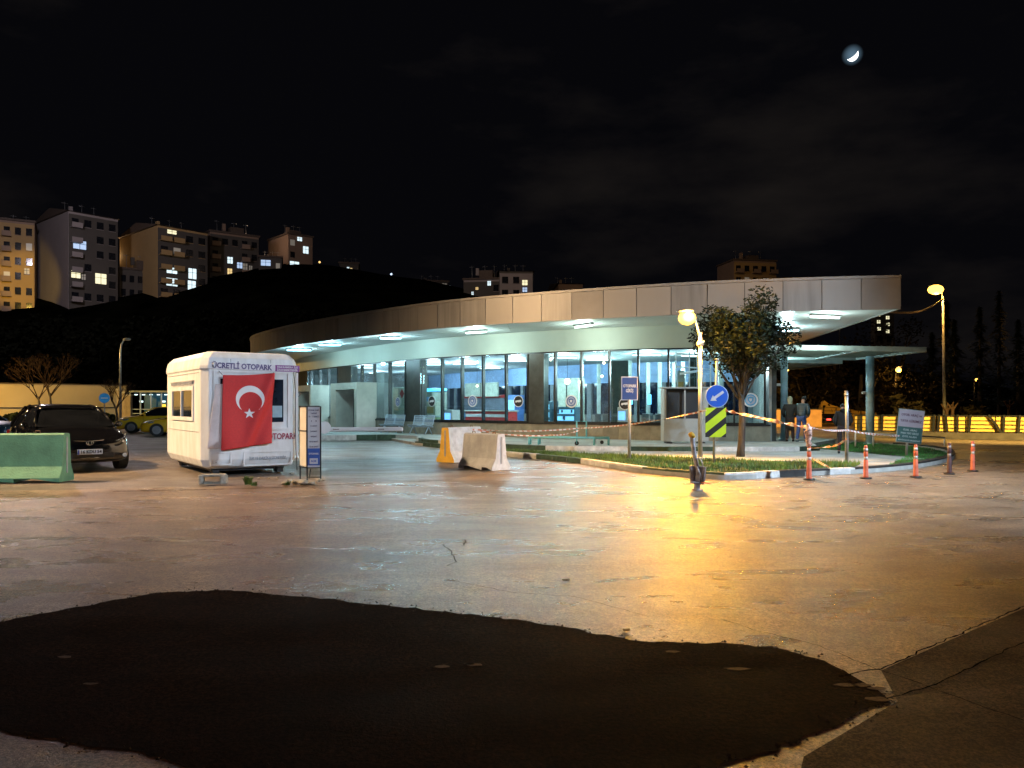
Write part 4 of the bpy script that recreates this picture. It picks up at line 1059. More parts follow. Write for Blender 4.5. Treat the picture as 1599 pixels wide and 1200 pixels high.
mid += Vector((-math.sin(a_), math.cos(a_), 0)) * .30
jersey('concrete_barrier', 'grey concrete barrier with its lit end coloured whitish, nearest of the pair by the kerb', (mid.x, mid.y, -.0), a_ + R(3), 1.22, .88, M_jg, M_jw)
g = G(722, 722); jersey('concrete_barrier', 'yellow and white painted concrete barrier behind the grey one', (g.x - .05, g.y + .5, 0), R(56), 1.5, .96, M_jw, M_jy)
jersey('concrete_barrier', 'green painted concrete barrier in front of the dark parked car', (-10.75, 15.95, 0), R(4.5), 2.9, 1.0, M_jgr)
g = G(-12, 752); jersey('concrete_barrier', 'second green barrier meeting the first at the left edge', (-13.4, 15.2, 0), R(-12), 1.8, .98, M_jgr)
for i, (u, v, d, s) in enumerate(((690, 672, 21.6, .10), (718, 671, 21.9, .14), (703, 673, 21.5, .07))):
    pass

# ------------------------------------------------------------------ signs on the island
# blue PARKING ENTRANCE sign
g = G(983, 718, .09); sc = g.y / FPX
t = thing('parking_sign', 'blue rectangular parking entrance sign with white text on a grey pole', 'sign', (g.x, g.y, .09), R(2))
zt_, zb_ = EYE + (HOR - 588.5) * sc - .09, EYE + (HOR - 625.5) * sc - .09; w = 26 * sc
B().tube([(0, .03, 0), (0, .03, zt_ - .1)], .045, 12).build('pole', M_pole, t)
bb = B(); bb.box((0, 0, (zt_ + zb_) / 2), (w, .02, zt_ - zb_), bev=.004, seg=1); bb.build('border', mat('sign_white', (.55, .55, .62), .4), t)
bb = B(); bb.box((0, -.012, (zt_ + zb_) / 2), (w - .05, .008, zt_ - zb_ - .05)); bb.build('face', mat('sign_navy', (.045, .09, .27), .4, var=.06), t)
add_text('lettering', 'OTOPARK', .11, M_white, t, Matrix.Translation((0, -.02, lerp(zb_, zt_, .60))) @ STAND, w * .80, .003)
add_text('lettering', 'GİRİŞ', .12, M_white, t, Matrix.Translation((0, -.02, lerp(zb_, zt_, .40))) @ STAND, w * .45, .003)
# arrow sign and hazard board
g = G(1115.5, 723, .1); sc = g.y / FPX
t = thing('arrow_sign', 'round blue sign with white arrow above a yellow and black striped board', 'sign', (g.x, g.y, .1), 0)
zof = lambda v: EYE + (HOR - v) * sc - .1
bb = B(); bb.tube([(0, .06, 0), (.03, .05, zof(640)), (.09, .05, zof(562))], .032, 12); bb.tube([(.09, .05, zof(563)), (.09, .05, zof(560))], .045, 12); bb.build('pole', M_pole, t)
cz = zof(619); bx = (1119.5 - 1115.5) * sc; rr = 17.8 * sc
B().disc((bx, 0, cz), rr, .02, n=40).build('rim', mat('sign_rim', (.45, .5, .62), .4), t)
B().disc((bx, -.012, cz), rr * .94, .008, n=40).build('disc', mat('sign_blue', (.02, .10, .50), .35, var=.04), t)
# arrow pointing down-left
ar = [(-1, 0), (-.35, .42), (-.35, .16), (.95, .16), (.95, -.16), (-.35, -.16), (-.35, -.42)]
th = R(35); ar = [((x * math.cos(th) - y * math.sin(th)) * rr * .72, (x * math.sin(th) + y * math.cos(th)) * rr * .72) for x, y in ar]
bb = B(); bb.extr(ar, .006, Matrix.Translation((bx, -.024, cz))); bb.build('arrow', mat('sign_arrow', (.52, .53, .58), .4), t)
x0_, x1_ = (1101.5 - 1115.5) * sc, (1133.7 - 1115.5) * sc; z0_, z1_ = zof(683), zof(637)
bb = B(); bb.box(((x0_ + x1_) / 2, .012, (z0_ + z1_) / 2), (x1_ - x0_, .02, z1_ - z0_)); bb.build('stripe_board', M_black, t)
def clip(poly, a, b_, c_):     # keep a*x+b*z<=c
    o = []
    for i in range(len(poly)):
        p, q = poly[i], poly[(i + 1) % len(poly)]; fp, fq = a * p[0] + b_ * p[1] - c_, a * q[0] + b_ * q[1] - c_
        if fp <= 0: o.append(p)
        if fp * fq < 0: s_ = fp / (fp - fq); o.append((lerp(p[0], q[0], s_), lerp(p[1], q[1], s_)))
    return o
M_hy = mat('hazard_yellow', (.50, .66, .02), .4, var=.03)
bb = B(); rect = [(x0_, z0_), (x1_, z0_), (x1_, z1_), (x0_, z1_)]; W_ = x1_ - x0_; k1 = .80
for s0, s1 in ((-.95, -.62), (-.27, .18), (.50, .88), (1.20, 1.6)):
    # stripes z - z0 = k1*(x-x0) + c ; c runs from high to low
    c_hi, c_lo = (z1_ - z0_) - 0, 0
for c0, c1 in ((.70, 1.02), (.14, .46), (-.42, -.10), (-.80, -.66)):
    H_ = z1_ - z0_
    pl = clip(rect, -k1, 1, z0_ - k1 * x0_ + c1 * H_); pl = clip(pl, k1, -1, -(z0_ - k1 * x0_ + c0 * H_)) if pl else pl
    if len(pl) > 2: bb.extr(pl, .005, Matrix.Translation((0, -.008, 0)))
bb.build('yellow_stripes', M_hy, t)
# right notice board (leaning)
g = G(1416, 712, .1); sc = g.y / FPX
t = thing('notice_board', 'tilted white and dark green notice board on a post in the lawn', 'sign', (g.x, g.y, .1), 0)
B().tube([(0, .03, 0), (.03, .03, .5), (.05, .03, 1.0)], .035, 10).build('post', M_pole, t)
cx_ = (1421.5 - 1416) * sc; cz_ = EYE + (HOR - 666) * sc - .1; w, h = 40 * sc, 52 * sc
tilt = R(6); MT = Matrix.Translation((cx_, -.0, cz_)) @ Matrix.Rotation(tilt, 4, 'Y')
bb = B(); bb.extr([(-w / 2, -h / 2), (w / 2, -h / 2), (w / 2, h / 2), (-w / 2, h / 2)], .02, MT); bb.build('border', mat('notice_border', (.36, .44, .42), .5), t)
bb = B(); bb.extr([(-w / 2 + .015, -.02), (w / 2 - .015, -.02), (w / 2 - .015, h / 2 - .015), (-w / 2 + .015, h / 2 - .015)], .006, MT @ Matrix.Translation((0, -.008, 0))); bb.build('white_half', mat('notice_white', (.52, .46, .52), .5, var=.05), t)
bb = B(); bb.extr([(-w / 2 + .015, -h / 2 + .015), (w / 2 - .015, -h / 2 + .015), (w / 2 - .015, -.03), (-w / 2 + .015, -.03)], .006, MT @ Matrix.Translation((0, -.008, 0))); bb.build('green_half', mat('notice_green', (.05, .14, .14), .5, var=.06), t)
M_nr = mat('notice_text_dark', (.16, .08, .12), .5); M_ng = mat('notice_text_pale', (.42, .56, .56), .5)
for tx, zz, ww, m_, s_ in (('OTOB. ARAÇ ve', .33, .80, M_nr, .1), ('YAYA GİREMEZ', .15, .84, M_nr, .1), ('ÖZEL ARAÇ', -.12, .55, M_ng, .07), ('PARK YERİ GİRİŞİ', -.22, .70, M_ng, .07), ('ÖTE ALAN', -.32, .56, M_ng, .07), ('BÜYÜKŞEHİR BELEDİYESİ', -.43, .86, M_ng, .05)):
    add_text('lettering', tx, s_, m_, t, MT @ Matrix.Translation((0, -.012, zz * h)) @ STAND, ww * w, .002)

# ------------------------------------------------------------------ flexible bollards
M_or = mat('bollard_orange', (.62, .13, .06), .55, var=.15, vscale=6); M_ref = mat('reflective_band', (.62, .52, .50), .35)
M_ordk = mat('bollard_dark_red', (.08, .025, .025), .6, var=.3)
blabs = ['orange bollard with white bands, wrapped with the end of the tape', 'orange bollard second from the left along the right kerb', 'orange bollard in front of the tilted notice board', 'dark worn bollard beside the island tip', 'orange bollard standing farthest right on the asphalt']
def bollard(label, c, m, H=.72):
    t = thing('road_bollard', label, 'bollard', c, 0, 'flexible bollards along the right kerb')
    B().tube([(0, 0, 0), (0, 0, .03)], .12, 16).build('base', M_black, t)
    bb = B(); bb.tube([(0, 0, .03), (0, 0, .06), (0, 0, H * .55), (0, 0, H * .57), (0, 0, H * .66), (0, 0, H * .68), (0, 0, H * .8), (0, 0, H * .82), (0, 0, H - .03), (0, 0, H)], [.065, .052, .045, .036, .036, .045, .045, .036, .036, .03], 16); bb.build('post', m, t)
    for z in (.57, .82): B().tube([(0, 0, H * z), (0, 0, H * (z + .09))], .039, 16).build('reflective_band', M_ref if m is M_or else mat('band_dull', (.3, .25, .24), .5), t)
    return t
for i, (u, v) in enumerate(((1263.5, 749.5), (1352, 747.5), (1430, 745.5), (1482.5, 740.5), (1519, 736))):
    g = G(u, v); bollard(blabs[i], (g.x, g.y, -.004), M_ordk if i == 3 else M_or, .72 if i else .74)
g = G(1263.5, 749.5)
bb = B(); rnd = random.Random(2)
bb.tube([(-.012 + .02 * math.sin(i * 2.2), .02 * math.cos(i * 1.7), .70 + i * .062) for i in range(9)], [.05, .055, .05, .06, .075, .08, .06, .04, .03], 9)
o = bb.build('wrapped_cone_top', mat('wrapped_tape', (.62, .40, .34), .5, var=.5, vscale=14)); o.location = (g.x, g.y, 0); tag(o, 'crumpled wad of red and white tape on top of the left bollard', 'tape wad')
# steel pipe post
g = G(1322, 723, .1); sc = g.y / FPX
t = thing('pipe_post', 'plain grey steel pipe standing in the island grass', 'post', (g.x, g.y, .09), 0)
B().tube([(0, 0, 0), (.01, 0, 1.1), (-.005, 0, (723 - 610) * sc)], .045, 12).build('pipe', M_steel, t)
B().tube([(-.005, 0, (723 - 618) * sc), (-.005, 0, (723 - 614) * sc)], .055, 12).build('collar', M_steel, t)
# small low marker behind
g = G(1340, 698, .1); t = thing('low_railing', 'low pale railing at the edge of the bright lawn', 'railing', (g.x, g.y, .1), R(4))
bb = B(); bb.tube([(-.1, 0, .0), (-.1, 0, .5), (-.1, 0, .5), (3.2, 0, .32)], .028, 8); bb.tube([(.55, 0, 0), (.55, 0, .47)], .028, 8); bb.tube([(3.2, 0, 0), (3.2, 0, .32)], .028, 8); bb.build('rail', M_white, t)
# bent broken bollard with box in front of the kerb
g = G(1089, 766); sc = g.y / FPX
t = thing('broken_post', 'bent grey metal post with a battered square base box on the asphalt', 'post', (g.x, g.y, 0), 0)
M_bent = mat('bent_metal', (.46, .46, .50), .5, .5, var=.3, vscale=9)
bb = B(); bb.box((0, 0, .015), (.14, .2, .03), R(10), bev=.005, seg=1); bb.box((-.005, 0, .07), (.09, .09, .12), R(20), bev=.01, seg=1); bb.build('foot', M_bent, t)
bb = B(); bb.box((-.08, .02, .31), (.13, .05, .30), R(25), bev=.01, seg=1, ry=R(-4)); bb.box((.07, -.02, .30), (.15, .05, .30), R(-35), bev=.01, seg=1, ry=R(5)); bb.box((-.01, .0, .14), (.24, .12, .04), R(8), ry=R(6), bev=.01, seg=1); bb.build('base_box', mat('box_metal', (.24, .23, .26), .5, .3, var=.3, vscale=8), t)
bb = B(); bb.tube([(0, 0, .12), (0, .0, .34), (-.02, 0, .5), (-.06, 0, .68), (-.085, 0, .86), (-.09, 0, .97), (-.12, 0, 1.04)], [.05, .045, .04, .045, .042, .05, .035], 10)
bb.tube([(.05, -.05, .2), (.1, -.06, .42), (.06, -.05, .56), (0, -.05, .62)], .012, 6); bb.tube([(-.02, -.04, .05), (.04, -.06, .3), (-.02, -.05, .45)], .01, 6); bb.build('bent_pipe', M_bent, t)
bb = B(); bb.tube([(-.08, 0, .98), (-.14, -.01, 1.07)], [.05, .045], 10); bb.ball((-.11, -.02, 1.03), .055); bb.build('orange_cap', M_jy, t)
bb = B(); bb.tube([(.06, -.05, .15), (.14, -.1, .15), (.22, -.1, .13)], .012, 6); bb.build('wire_end', M_or, t)

# ------------------------------------------------------------------ barrier tape
M_tr = mat('tape_red', (.55, .20, .12), .45); M_tw = mat('tape_white', (.72, .68, .66), .45)
def tape(name, pts, label, w=.06, sag=.15, twist=3, n=70, seg=.11):
    bb = B(); bb.keep = True; C = []
    for a, c in zip(pts, pts[1:]):
        for i in range(n):
            t_ = i / n; C.append(a.lerp(c, t_) - Vector((0, 0, sag * 4 * t_ * (1 - t_) * (a - c).length / 8)))
    C.append(pts[-1]); L_ = 0; prev = None; cut = 0
    for i in range(len(C)):
        tdir = (C[min(i + 1, len(C) - 1)] - C[max(i - 1, 0)]).normalized(); sd = tdir.cross(Vector((0, 0, 1))).normalized()
        up = sd.cross(tdir); a_ = twist * math.sin(i * .05) + i * .04 * twist; q = (up * math.cos(a_ * .35) + sd * math.sin(a_ * .35)) * w / 2
        if i: L_ += (C[i] - C[i - 1]).length
        cur = (C[i] - q, C[i] + q)
        if prev: bb.face([prev[0], cur[0], cur[1], prev[1]], int(L_ / seg) % 2)
        prev = cur
    o = bb.build(name, [M_tr, M_tw]); s_ = o.modifiers.new('t', 'SOLIDIFY'); s_.thickness = .004
    return tag(o, label, 'barrier tape', 'red and white barrier tapes')
tape('barrier_tape', [P(738, 671, 21.6), P(905, 669, 24.8), P(1103, 641, 19.0)], 'red and white tape stretched from the barriers to the arrow sign', .042, .12)
tape('barrier_tape', [P(750, 673, 21.4), P(860, 680, 23.0), P(905, 672, 24.6)], 'lower slack tape from the barriers to the turquoise frame', .042, .2)
tape('barrier_tape', [P(1133, 641, 19.0), P(1180, 651, 18.2), P(1264, 668, 16.3)], 'pale twisted tape from the arrow sign to the left bollard', .085, .05, 6)
tape('barrier_tape', [P(1264, 668, 16.3), P(1322, 672, 19.4), P(1405, 681, 22.0)], 'thin tape running from the left bollard past the steel pipe', .05, .08)
tape('barrier_tape', [P(1322, 685, 19.4), P(1310, 694, 19.6), P(1294, 698, 20), P(1262, 700, 20.5)], 'loose tape end sagging from the steel pipe', .05, .2)
tape('barrier_tape', [G(1268, 716, .2), G(1288, 727, .15), G(1306, 738, 0.01)], 'loose tape lying over the kerb by the left bollard', .05, .0)

# ------------------------------------------------------------------ pavement furniture
M_bl = mat('bench_pale_blue', (.40, .50, .60), .35, .4, var=.06)
def seatbench(label, g, ang):
    t = thing('metal_bench', label, 'bench', g, ang, 'pale metal benches in front of the glass')
    for sx in (-.28, .28):
        bb = B()
        # perforated curved seat shell as slats
        prof = [(-.30, .43), (-.18, .42), (0, .40), (.14, .41), (.20, .50), (.26, .68), (.31, .86)]
        for j in range(11):
            x = sx - .235 + j * .047; bb.tube([(x, y, z) for y, z in prof], .009, 5)
        for (y, z) in (prof[0], prof[-1], prof[3]): bb.tube([(sx - .255, y, z), (sx + .255, y, z)], .016, 6)
        for e in (-.255, .255): bb.tube([(sx + e, y, z) for y, z in prof], .016, 6)
        for i in range(0, 12):
            f = i / 11 * (len(prof) - 1.001); a = int(f); q = f - a; y, z = lerp(prof[a][0], prof[a + 1][0], q), lerp(prof[a][1], prof[a + 1][1], q); bb.tube([(sx - .25, y, z), (sx + .25, y, z)], .007, 4)
        bb.build('seat', M_bl, t)
    B().box((0, 0, .36), (1.3, .05, .05)).build('beam', M_bl, t)
    for sx in (-.42, .42):
        bb = B(); bb.tube([(sx, 0, .36), (sx, -.30, 0.02)], .024, 8); bb.tube([(sx, 0, .36), (sx, .28, 0.02)], .024, 8); bb.build('leg', M_bl, t)
    return t
for u, v, lab, ang in ((657, 679, 'pale metal two-seat bench nearer the yellow barrier', -62), (612, 677, 'pale metal two-seat bench behind the barrier arm tip', -60)):
    g = G(u, v, .24); seatbench(lab, (g.x, g.y, .24), R(ang) + R(35))
# turquoise frame bench / trolley
M_tq = mat('turquoise_paint', (.16, .50, .55), .4, var=.06)
a, c = P(826, 678, 25.6), P(950, 684, 25.2); a.z = c.z = 0
t = thing('luggage_trolley', 'low turquoise steel frame with an upright handle on the pavement', 'trolley', (a.x, a.y, .24), math.atan2((c - a).y, (c - a).x))
Lt = (c - a).length; hz_ = .26
bb = B()
for y in (0, .45): bb.tube([(0, y, hz_), (Lt, y, hz_)], .03, 8)
for x in (0, Lt * .12, Lt * .82, Lt): bb.tube([(x, 0, .02), (x, 0, hz_), (x, .45, hz_), (x, .45, .02)], .028, 8)
bb.build('frame', M_tq, t)
bb = B(); xh = Lt * .60
bb.tube([(xh, .2, hz_), (xh, .2, .80), (xh + .32, .2, .80), (xh + .32, .2, hz_)], .028, 8); bb.tube([(xh, .2, hz_), (xh, .2, .05)], .02, 8); bb.build('handle', M_tq, t)
bb = B(); bb.disc((xh, .2, .07), .07, .03); bb.disc((Lt * .92, .0, .12), .06, .03); bb.build('wheel', M_black, t)
# grey steel cabinet with open dark compartments
g = G(1063, 693, .24); sc = g.y / FPX; a0, a1 = (1037 - 1063) * sc, (1093 - 1063) * sc
t = thing('steel_cabinet', 'grey steel cabinet with two dark openings behind the street lamp pole', 'cabinet', (g.x, g.y, .24), 0)
M_cab = mat('cabinet_grey', (.36, .39, .38), .5, var=.06)
hh = (694 - 606) * sc; wl_ = a1 - a0 + .3; cx_ = (a0 + a1) / 2 + .15
bb = B(); bb.box((cx_, .3, hh * .22 + .04), (wl_, .6, hh * .40)); bb.box((a0 + .04, .3, hh * .7), (.07, .6, hh * .56)); bb.box((a0 + wl_ - .10, .3, hh * .7), (.18, .6, hh * .56)); bb.box((cx_, .56, hh * .7), (wl_, .06, hh * .56)); bb.build('body', M_cab, t)
B().box((cx_, .28, hh - .02), (wl_ + .1, .72, .06), bev=.01, seg=1).build('top', M_cab, t)
B().box((a0 + wl_ * .47, .02, hh * .7), (.05, .05, hh * .54)).build('divider', M_cab, t)
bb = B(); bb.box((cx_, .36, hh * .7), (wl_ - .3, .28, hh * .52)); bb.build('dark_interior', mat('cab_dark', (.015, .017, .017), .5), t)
bb = B()
for x in (a0 + .2, a0 + wl_ - .2): bb.box((x, .3, .02), (.2, .5, .05))
bb.build('foot', M_black, t)
# steel frame standing on the cabinet
t2 = thing('scaffold', 'light steel scaffold frame standing on top of the grey cabinet', 'frame', (g.x, g.y, .24 + hh + .012), 0)
fz = lambda v: (694 - v) * sc - hh; fx = lambda u: (u - 1063) * sc
bb = B()
for u, y in ((1056, .05), (1060, .5), (1077, .05), (1110, .05), (1094, .5)): bb.tube([(fx(u), y, 0), (fx(u), y, fz(552))], .022, 7)
for v in (553, 574): bb.tube([(fx(1056), .05, fz(v)), (fx(1110), .05, fz(v) - .1)], .02, 7); bb.tube([(fx(1060), .5, fz(v)), (fx(1094), .5, fz(v) - .02)], .02, 7)
bb.tube([(fx(1062), .0, fz(586)), (fx(1096), .0, fz(580))], .045, 7)
bb.build('tubes', M_cyp, t2)
# litter on the road
for i, (u, v, s) in enumerate(((883, 907, .035), (671, 769, .03), (857, 773, .03), (790, 799, .03), (1023, 794, .03), (1325, 815, .04), (977, 985, .03))):
    g = G(u, v); bb = B(); rnd = random.Random(i)
    bb.prism([(s * math.cos(a) * rnd.uniform(.5, 1.2), s * .6 * math.sin(a) * rnd.uniform(.6, 1.2)) for a in [j * .9 for j in range(7)]], 0, .012 + .01 * rnd.random())
    o = bb.build('paper_scrap', M_white); o.location = (g.x, g.y, 0); tag(o, 'tiny pale scrap of litter on the road', 'litter', 'litter scraps on the road')
for i, (u, v, s) in enumerate(((690, 1041, .05), (735, 1037, .04), (1150, 1045, .07), (1050, 1018, .05), (1320, 1070, .06), (1372, 1092, .07), (1345, 1070, .06), (103, 1026, .05), (142, 1068, .04), (1370, 1075, .05), (740, 1038, .06))):
    g = G(u, v); bb = B(); rnd = random.Random(i + 50)
    bb.prism([(s * 1.2 * math.cos(a) * rnd.uniform(.5, 1.1), s * .5 * math.sin(a) * rnd.uniform(.6, 1.2)) for a in [j * .63 for j in range(10)]], 0, .002)
    o = bb.build('dust_spot', mat('dust', (.12, .085, .06), .8, var=.3, vscale=30)); o.location = (g.x, g.y, -.0012); tag(o, kind='structure')
# ================================================================== CARS
M_tyre = mat('tyre_rubber', (.018, .018, .018), .8); M_rim = mat('wheel_rim', (.35, .36, .38), .3, .8)
M_cglass = mat('car_glass', (.006, .007, .009), .05, var=.2); M_chrome = mat('chrome', (.55, .57, .6), .12, 1.0, var=.03)
def car(name, label, loc, rz, paint, L=4.5, Wd=1.82, H=1.5, taxi=False, plate=None, group=None, lights=True):
    """front points to local -y, centre of the front axle line near y=0 .. front bumper at y=0"""
    t = thing(name, label, 'car', loc, rz, group)
    # body stations along y: (y, half width, z bottom, z belt, z centre top)
    st = [(0.0, .60, .30, .52, .56), (.05, .74, .22, .64, .70), (.18, .83, .20, .74, .80), (.45, .88, .20, .84, .90), (.95, .905, .20, .92, .985), (1.35, .91, .20, .96, 1.03), (2.2, .91, .20, .97, 1.03), (3.2, .91, .20, .98, 1.04), (3.85, .89, .22, 1.0, 1.05), (4.2, .85, .25, .98, 1.02), (4.42, .78, .30, .90, .94), (4.5, .66, .36, .72, .74)]
    ky, kw, kh = L / 4.5, Wd / 1.82, H / 1.5
    bb = B(); rings = []
    for y, w, zb, zs, zc in st:
        y *= ky; w *= kw; zb *= kh; zs *= kh; zc *= kh
        pr = [(0, zb), (w * .86, zb), (w * .97, zb + .10), (w, lerp(zb, zs, .45)), (w * .985, lerp(zb, zs, .75)), (w * .93, zs - .01), (w * .80, lerp(zs, zc, .55)), (w * .4, lerp(zs, zc, .92)), (0, zc)]
        full = pr + [(-x, z) for x, z in pr[-2:0:-1]]
        rings.append([bb.bm.verts.new((x, y, z)) for x, z in full])
    n = len(rings[0])
    for a, c in zip(rings, rings[1:]):
        for i in range(n): f = bb.bm.faces.new((a[i], a[(i + 1) % n], c[(i + 1) % n], c[i])); f.smooth = True
    bb.bm.faces.new(rings[0][::-1]); bb.bm.faces.new(rings[-1])
    body = bb.build('body', paint, t); ss = body.modifiers.new('s', 'SUBSURF'); ss.levels = 1; ss.render_levels = 2
    # greenhouse
    gh = [(1.22, .74, 1.0, 1.0), (1.35, .76, 1.0, 1.06), (1.95, .66, .98, 1.40), (2.3, .64, .98, 1.475), (2.9, .635, .98, 1.49), (3.4, .61, .98, 1.45), (3.9, .60, .98, 1.24), (4.2, .62, .98, 1.03)]
    bb = B(); rings = []
    for y, w, z0, z1 in gh:
        y *= ky; z0 *= kh; z1 *= kh; w *= kw; wb = .80 * kw
        hgt = (z1 - z0) / (.49 * kh); wt = lerp(wb, w, min(1, hgt))
        rings.append([bb.bm.verts.new(p) for p in ((-wb, y, z0 - .04), (-lerp(wb, wt, .5), y, lerp(z0, z1, .5)), (-wt, y, z1 - .06 * hgt), (-wt * .85, y, z1 - .012), (0, y, z1), (wt * .85, y, z1 - .012), (wt, y, z1 - .06 * hgt), (lerp(wb, wt, .5), y, lerp(z0, z1, .5)), (wb, y, z0 - .04))])
    for a, c in zip(rings, rings[1:]):
        for i in range(8): f = bb.bm.faces.new((a[i], a[i + 1], c[i + 1], c[i])); f.smooth = True
    ga = bb.build('windows', M_cglass, t); s2 = ga.modifiers.new('s', 'SUBSURF'); s2.levels = 1; s2.render_levels = 2
    # roof skin and pillars
    bb = B(); rr = []
    for y, w, z in ((1.98, .60, 1.425), (2.3, .61, 1.49), (2.9, .61, 1.507), (3.4, .585, 1.47), (3.55, .57, 1.43)):
        y *= ky; z *= kh; w *= kw; rr.append([bb.bm.verts.new(p) for p in ((-w, y, z - .035), (-w * .8, y, z - .005), (0, y, z + .008), (w * .8, y, z - .005), (w, y, z - .035))])
    for a, c in zip(rr, rr[1:]):
        for i in range(4): f = bb.bm.faces.new((a[i], a[i + 1], c[i + 1], c[i])); f.smooth = True
    ro = bb.build('roof', paint, t); so_ = ro.modifiers.new('t', 'SOLIDIFY'); so_.thickness = .02
    for sx in (-1, 1):
        bb = B(); bb.tube([(sx * .80 * kw, 1.28 * ky, 1.0 * kh), (sx * .725 * kw, 1.62 * ky, 1.22 * kh), (sx * .63 * kw, 2.0 * ky, 1.43 * kh)], .032, 6)
        bb.tube([(sx * .79 * kw, 2.75 * ky, 1.0 * kh), (sx * .64 * kw, 2.72 * ky, 1.46 * kh)], .035, 6)
        bb.tube([(sx * .78 * kw, 4.05 * ky, 1.02 * kh), (sx * .66 * kw, 3.75 * ky, 1.28 * kh), (sx * .60 * kw, 3.45 * ky, 1.43 * kh)], .05, 6)
        bb.tube([(sx * .63 * kw, 2.0 * ky, 1.43 * kh), (sx * .635 * kw, 2.8 * ky, 1.48 * kh), (sx * .60 * kw, 3.45 * ky, 1.43 * kh)], .025, 6)
        bb.build('pillars', paint, t)
    for sx in (-1, 1):
        for y in (.85, 3.55):
            x = sx * (Wd / 2 - .10); bb = B(); bb.disc((x, y * ky, .33), .33, .22, 'X', 28); w_ = bb.build('wheel', M_tyre, t)
            bb = B(); bb.disc((x + sx * .105, y * ky, .33), .21, .03, 'X', 20)
            for q in range(5): bb.box((x + sx * .125, y * ky + .1 * math.cos(q * 1.257), .33 + .1 * math.sin(q * 1.257)), (.015, .2, .035), rx=q * 1.257)
            bb.build('rim', M_rim, w_)
        bb = B(); bb.ball((sx * (Wd / 2 + .06), 1.55 * ky, 1.03 * kh), .1, 0, (1.0, .6, .75)); bb.tube([(sx * Wd * .44, 1.6 * ky, .98 * kh), (sx * (Wd / 2 + .03), 1.56 * ky, 1.0 * kh)], .02, 5); bb.build('mirror', paint, t)
        # headlight: a swept lens wrapped over the corner
        bb = B(); hv = [(.50, .115, .62), (.64, .12, .60), (.80, .28, .64), (.885, .62, .74), (.885, .66, .82), (.82, .40, .80), (.68, .19, .735), (.54, .10, .69)]
        fr_ = [(sx * x * kw, (y - .035) * ky, z * kh) for x, y, z in hv]; bk_ = [(sx * x * .96 * kw, (y + .08) * ky, z * kh) for x, y, z in hv]
        c_ = Vector((sx * .73 * kw, .20 * ky, .70 * kh)); vf = [bb.bm.verts.new(p) for p in fr_]; vb = [bb.bm.verts.new(p) for p in bk_]; vc = bb.bm.verts.new(c_ - Vector((0, .03, 0)))
        for i in range(8):
            bb.bm.faces.new((vc, vf[i], vf[(i + 1) % 8])); bb.bm.faces.new((vf[i], vb[i], vb[(i + 1) % 8], vf[(i + 1) % 8]))
        hl = bb.build('headlight', mat('headlight_lens', (.35, .42, .52), .08, .5, var=.5, vscale=18), t)
        B().ball((sx * .66 * kw, .125 * ky, .66 * kh), .055, sub=2).build('bulb', M_chrome, hl)
        B().disc((sx * .70 * kw, .045 * ky, .36 * kh), .05, .05, 'Y', 16).build('fog_light', mat('fog_lens', (.55, .62, .7), .1, .4), t)
    bb = B()
    for z in (.60, .575, .55, .525): bb.tube([(x, .035 + .10 * (abs(x) / .5) ** 2.4, z * kh) for x in [(-.48 + .12 * i) * kw for i in range(9)]], .010, 5)
    bb.build('grille', M_dgrey, t)
    bb = B(); bb.tube([(x, .05 + .12 * (abs(x) / .5) ** 2.4, (.695 + .03 * (x / .5) ** 2) * kh) for x in [(-.52 + .13 * i) * kw for i in range(9)]], .014, 6)
    bb.tube([(x, .005 + .10 * (abs(x) / .5) ** 2.4, (.325) * kh) for x in [(-.52 + .13 * i) * kw for i in range(9)]], .016, 6); bb.build('chrome_trim', M_chrome, t)
    bb = B(); bb.box((0, .035, .37 * kh), (.95 * kw, .06, .13)); bb.build('lower_intake', M_black, t)
    bb = B(); em = [(.075 * math.cos(a), 0, .05 * math.sin(a)) for a in [i * 2 * math.pi / 16 for i in range(17)]]
    bb.tube([(x, .0, .655 * kh + z) for x, _, z in em], .011, 6, cap=False); bb.tube([(x * .45, -.002, .655 * kh + z) for x, _, z in em], .008, 6, cap=False); bb.build('emblem', M_chrome, t)
    if plate:
        pl = B().box((0, -.012, .455 * kh), (.54, .02, .12), bev=.004, seg=1).build('plate', mat('plate_white', (.62, .66, .74), .35), t)
        add_text('lettering', plate, .105, M_black, pl, Matrix.Translation((.02, -.026, .455 * kh)) @ STAND, .44, .003)
        B().box((-.25, -.025, .455 * kh), (.035, .006, .11)).build('plate_band', mat('plate_blue', (.03, .08, .45), .4), pl)
    # door seams and handles
    bb = B()
    for sx in (-1, 1):
        for y in (1.5, 2.72): bb.tube([(sx * .913 * kw, y * ky, z * kh) for z in (.32, .6, .9)], .006, 4)
        for y in (2.3, 3.3): bb.box((sx * .915 * kw, y * ky, .84 * kh), (.02, .16, .025))
    bb.build('door_trim', M_dgrey, t)
    bb = B()
    for sx in (-1, 1): bb.box((sx * .72 * kw, L - .06, .80 * kh), (.24, .06, .14), bev=.01, seg=1)
    bb.build('tail_light', mat('tail_red', (.3, .01, .01), .3), t)
    if taxi:
        bb = B(); bb.box((0, 2.45 * ky, 1.56 * kh), (.36, .16, .14), bev=.03); bb.build('taxi_sign', emis('taxi_glow', (1, .62, .06), 1.6), t)
    return t
M_cblk = mat('car_paint_dark', (.004, .004, .005), .15, .0, var=.1, coat=1.0); M_ctax = mat('car_paint_yellow', (.60, .34, .01), .35, .0, var=.05, coat=.6)
M_cblu = mat('car_paint_blue', (.02, .05, .09), .3, .2, var=.05, coat=.8)
car('parked_car', 'black hatchback with a white number plate facing the road behind the green barrier', (-10.05, 18.3, -.02), R(43), M_cblk, plate='16 KDU 54', H=1.62, Wd=2.02)
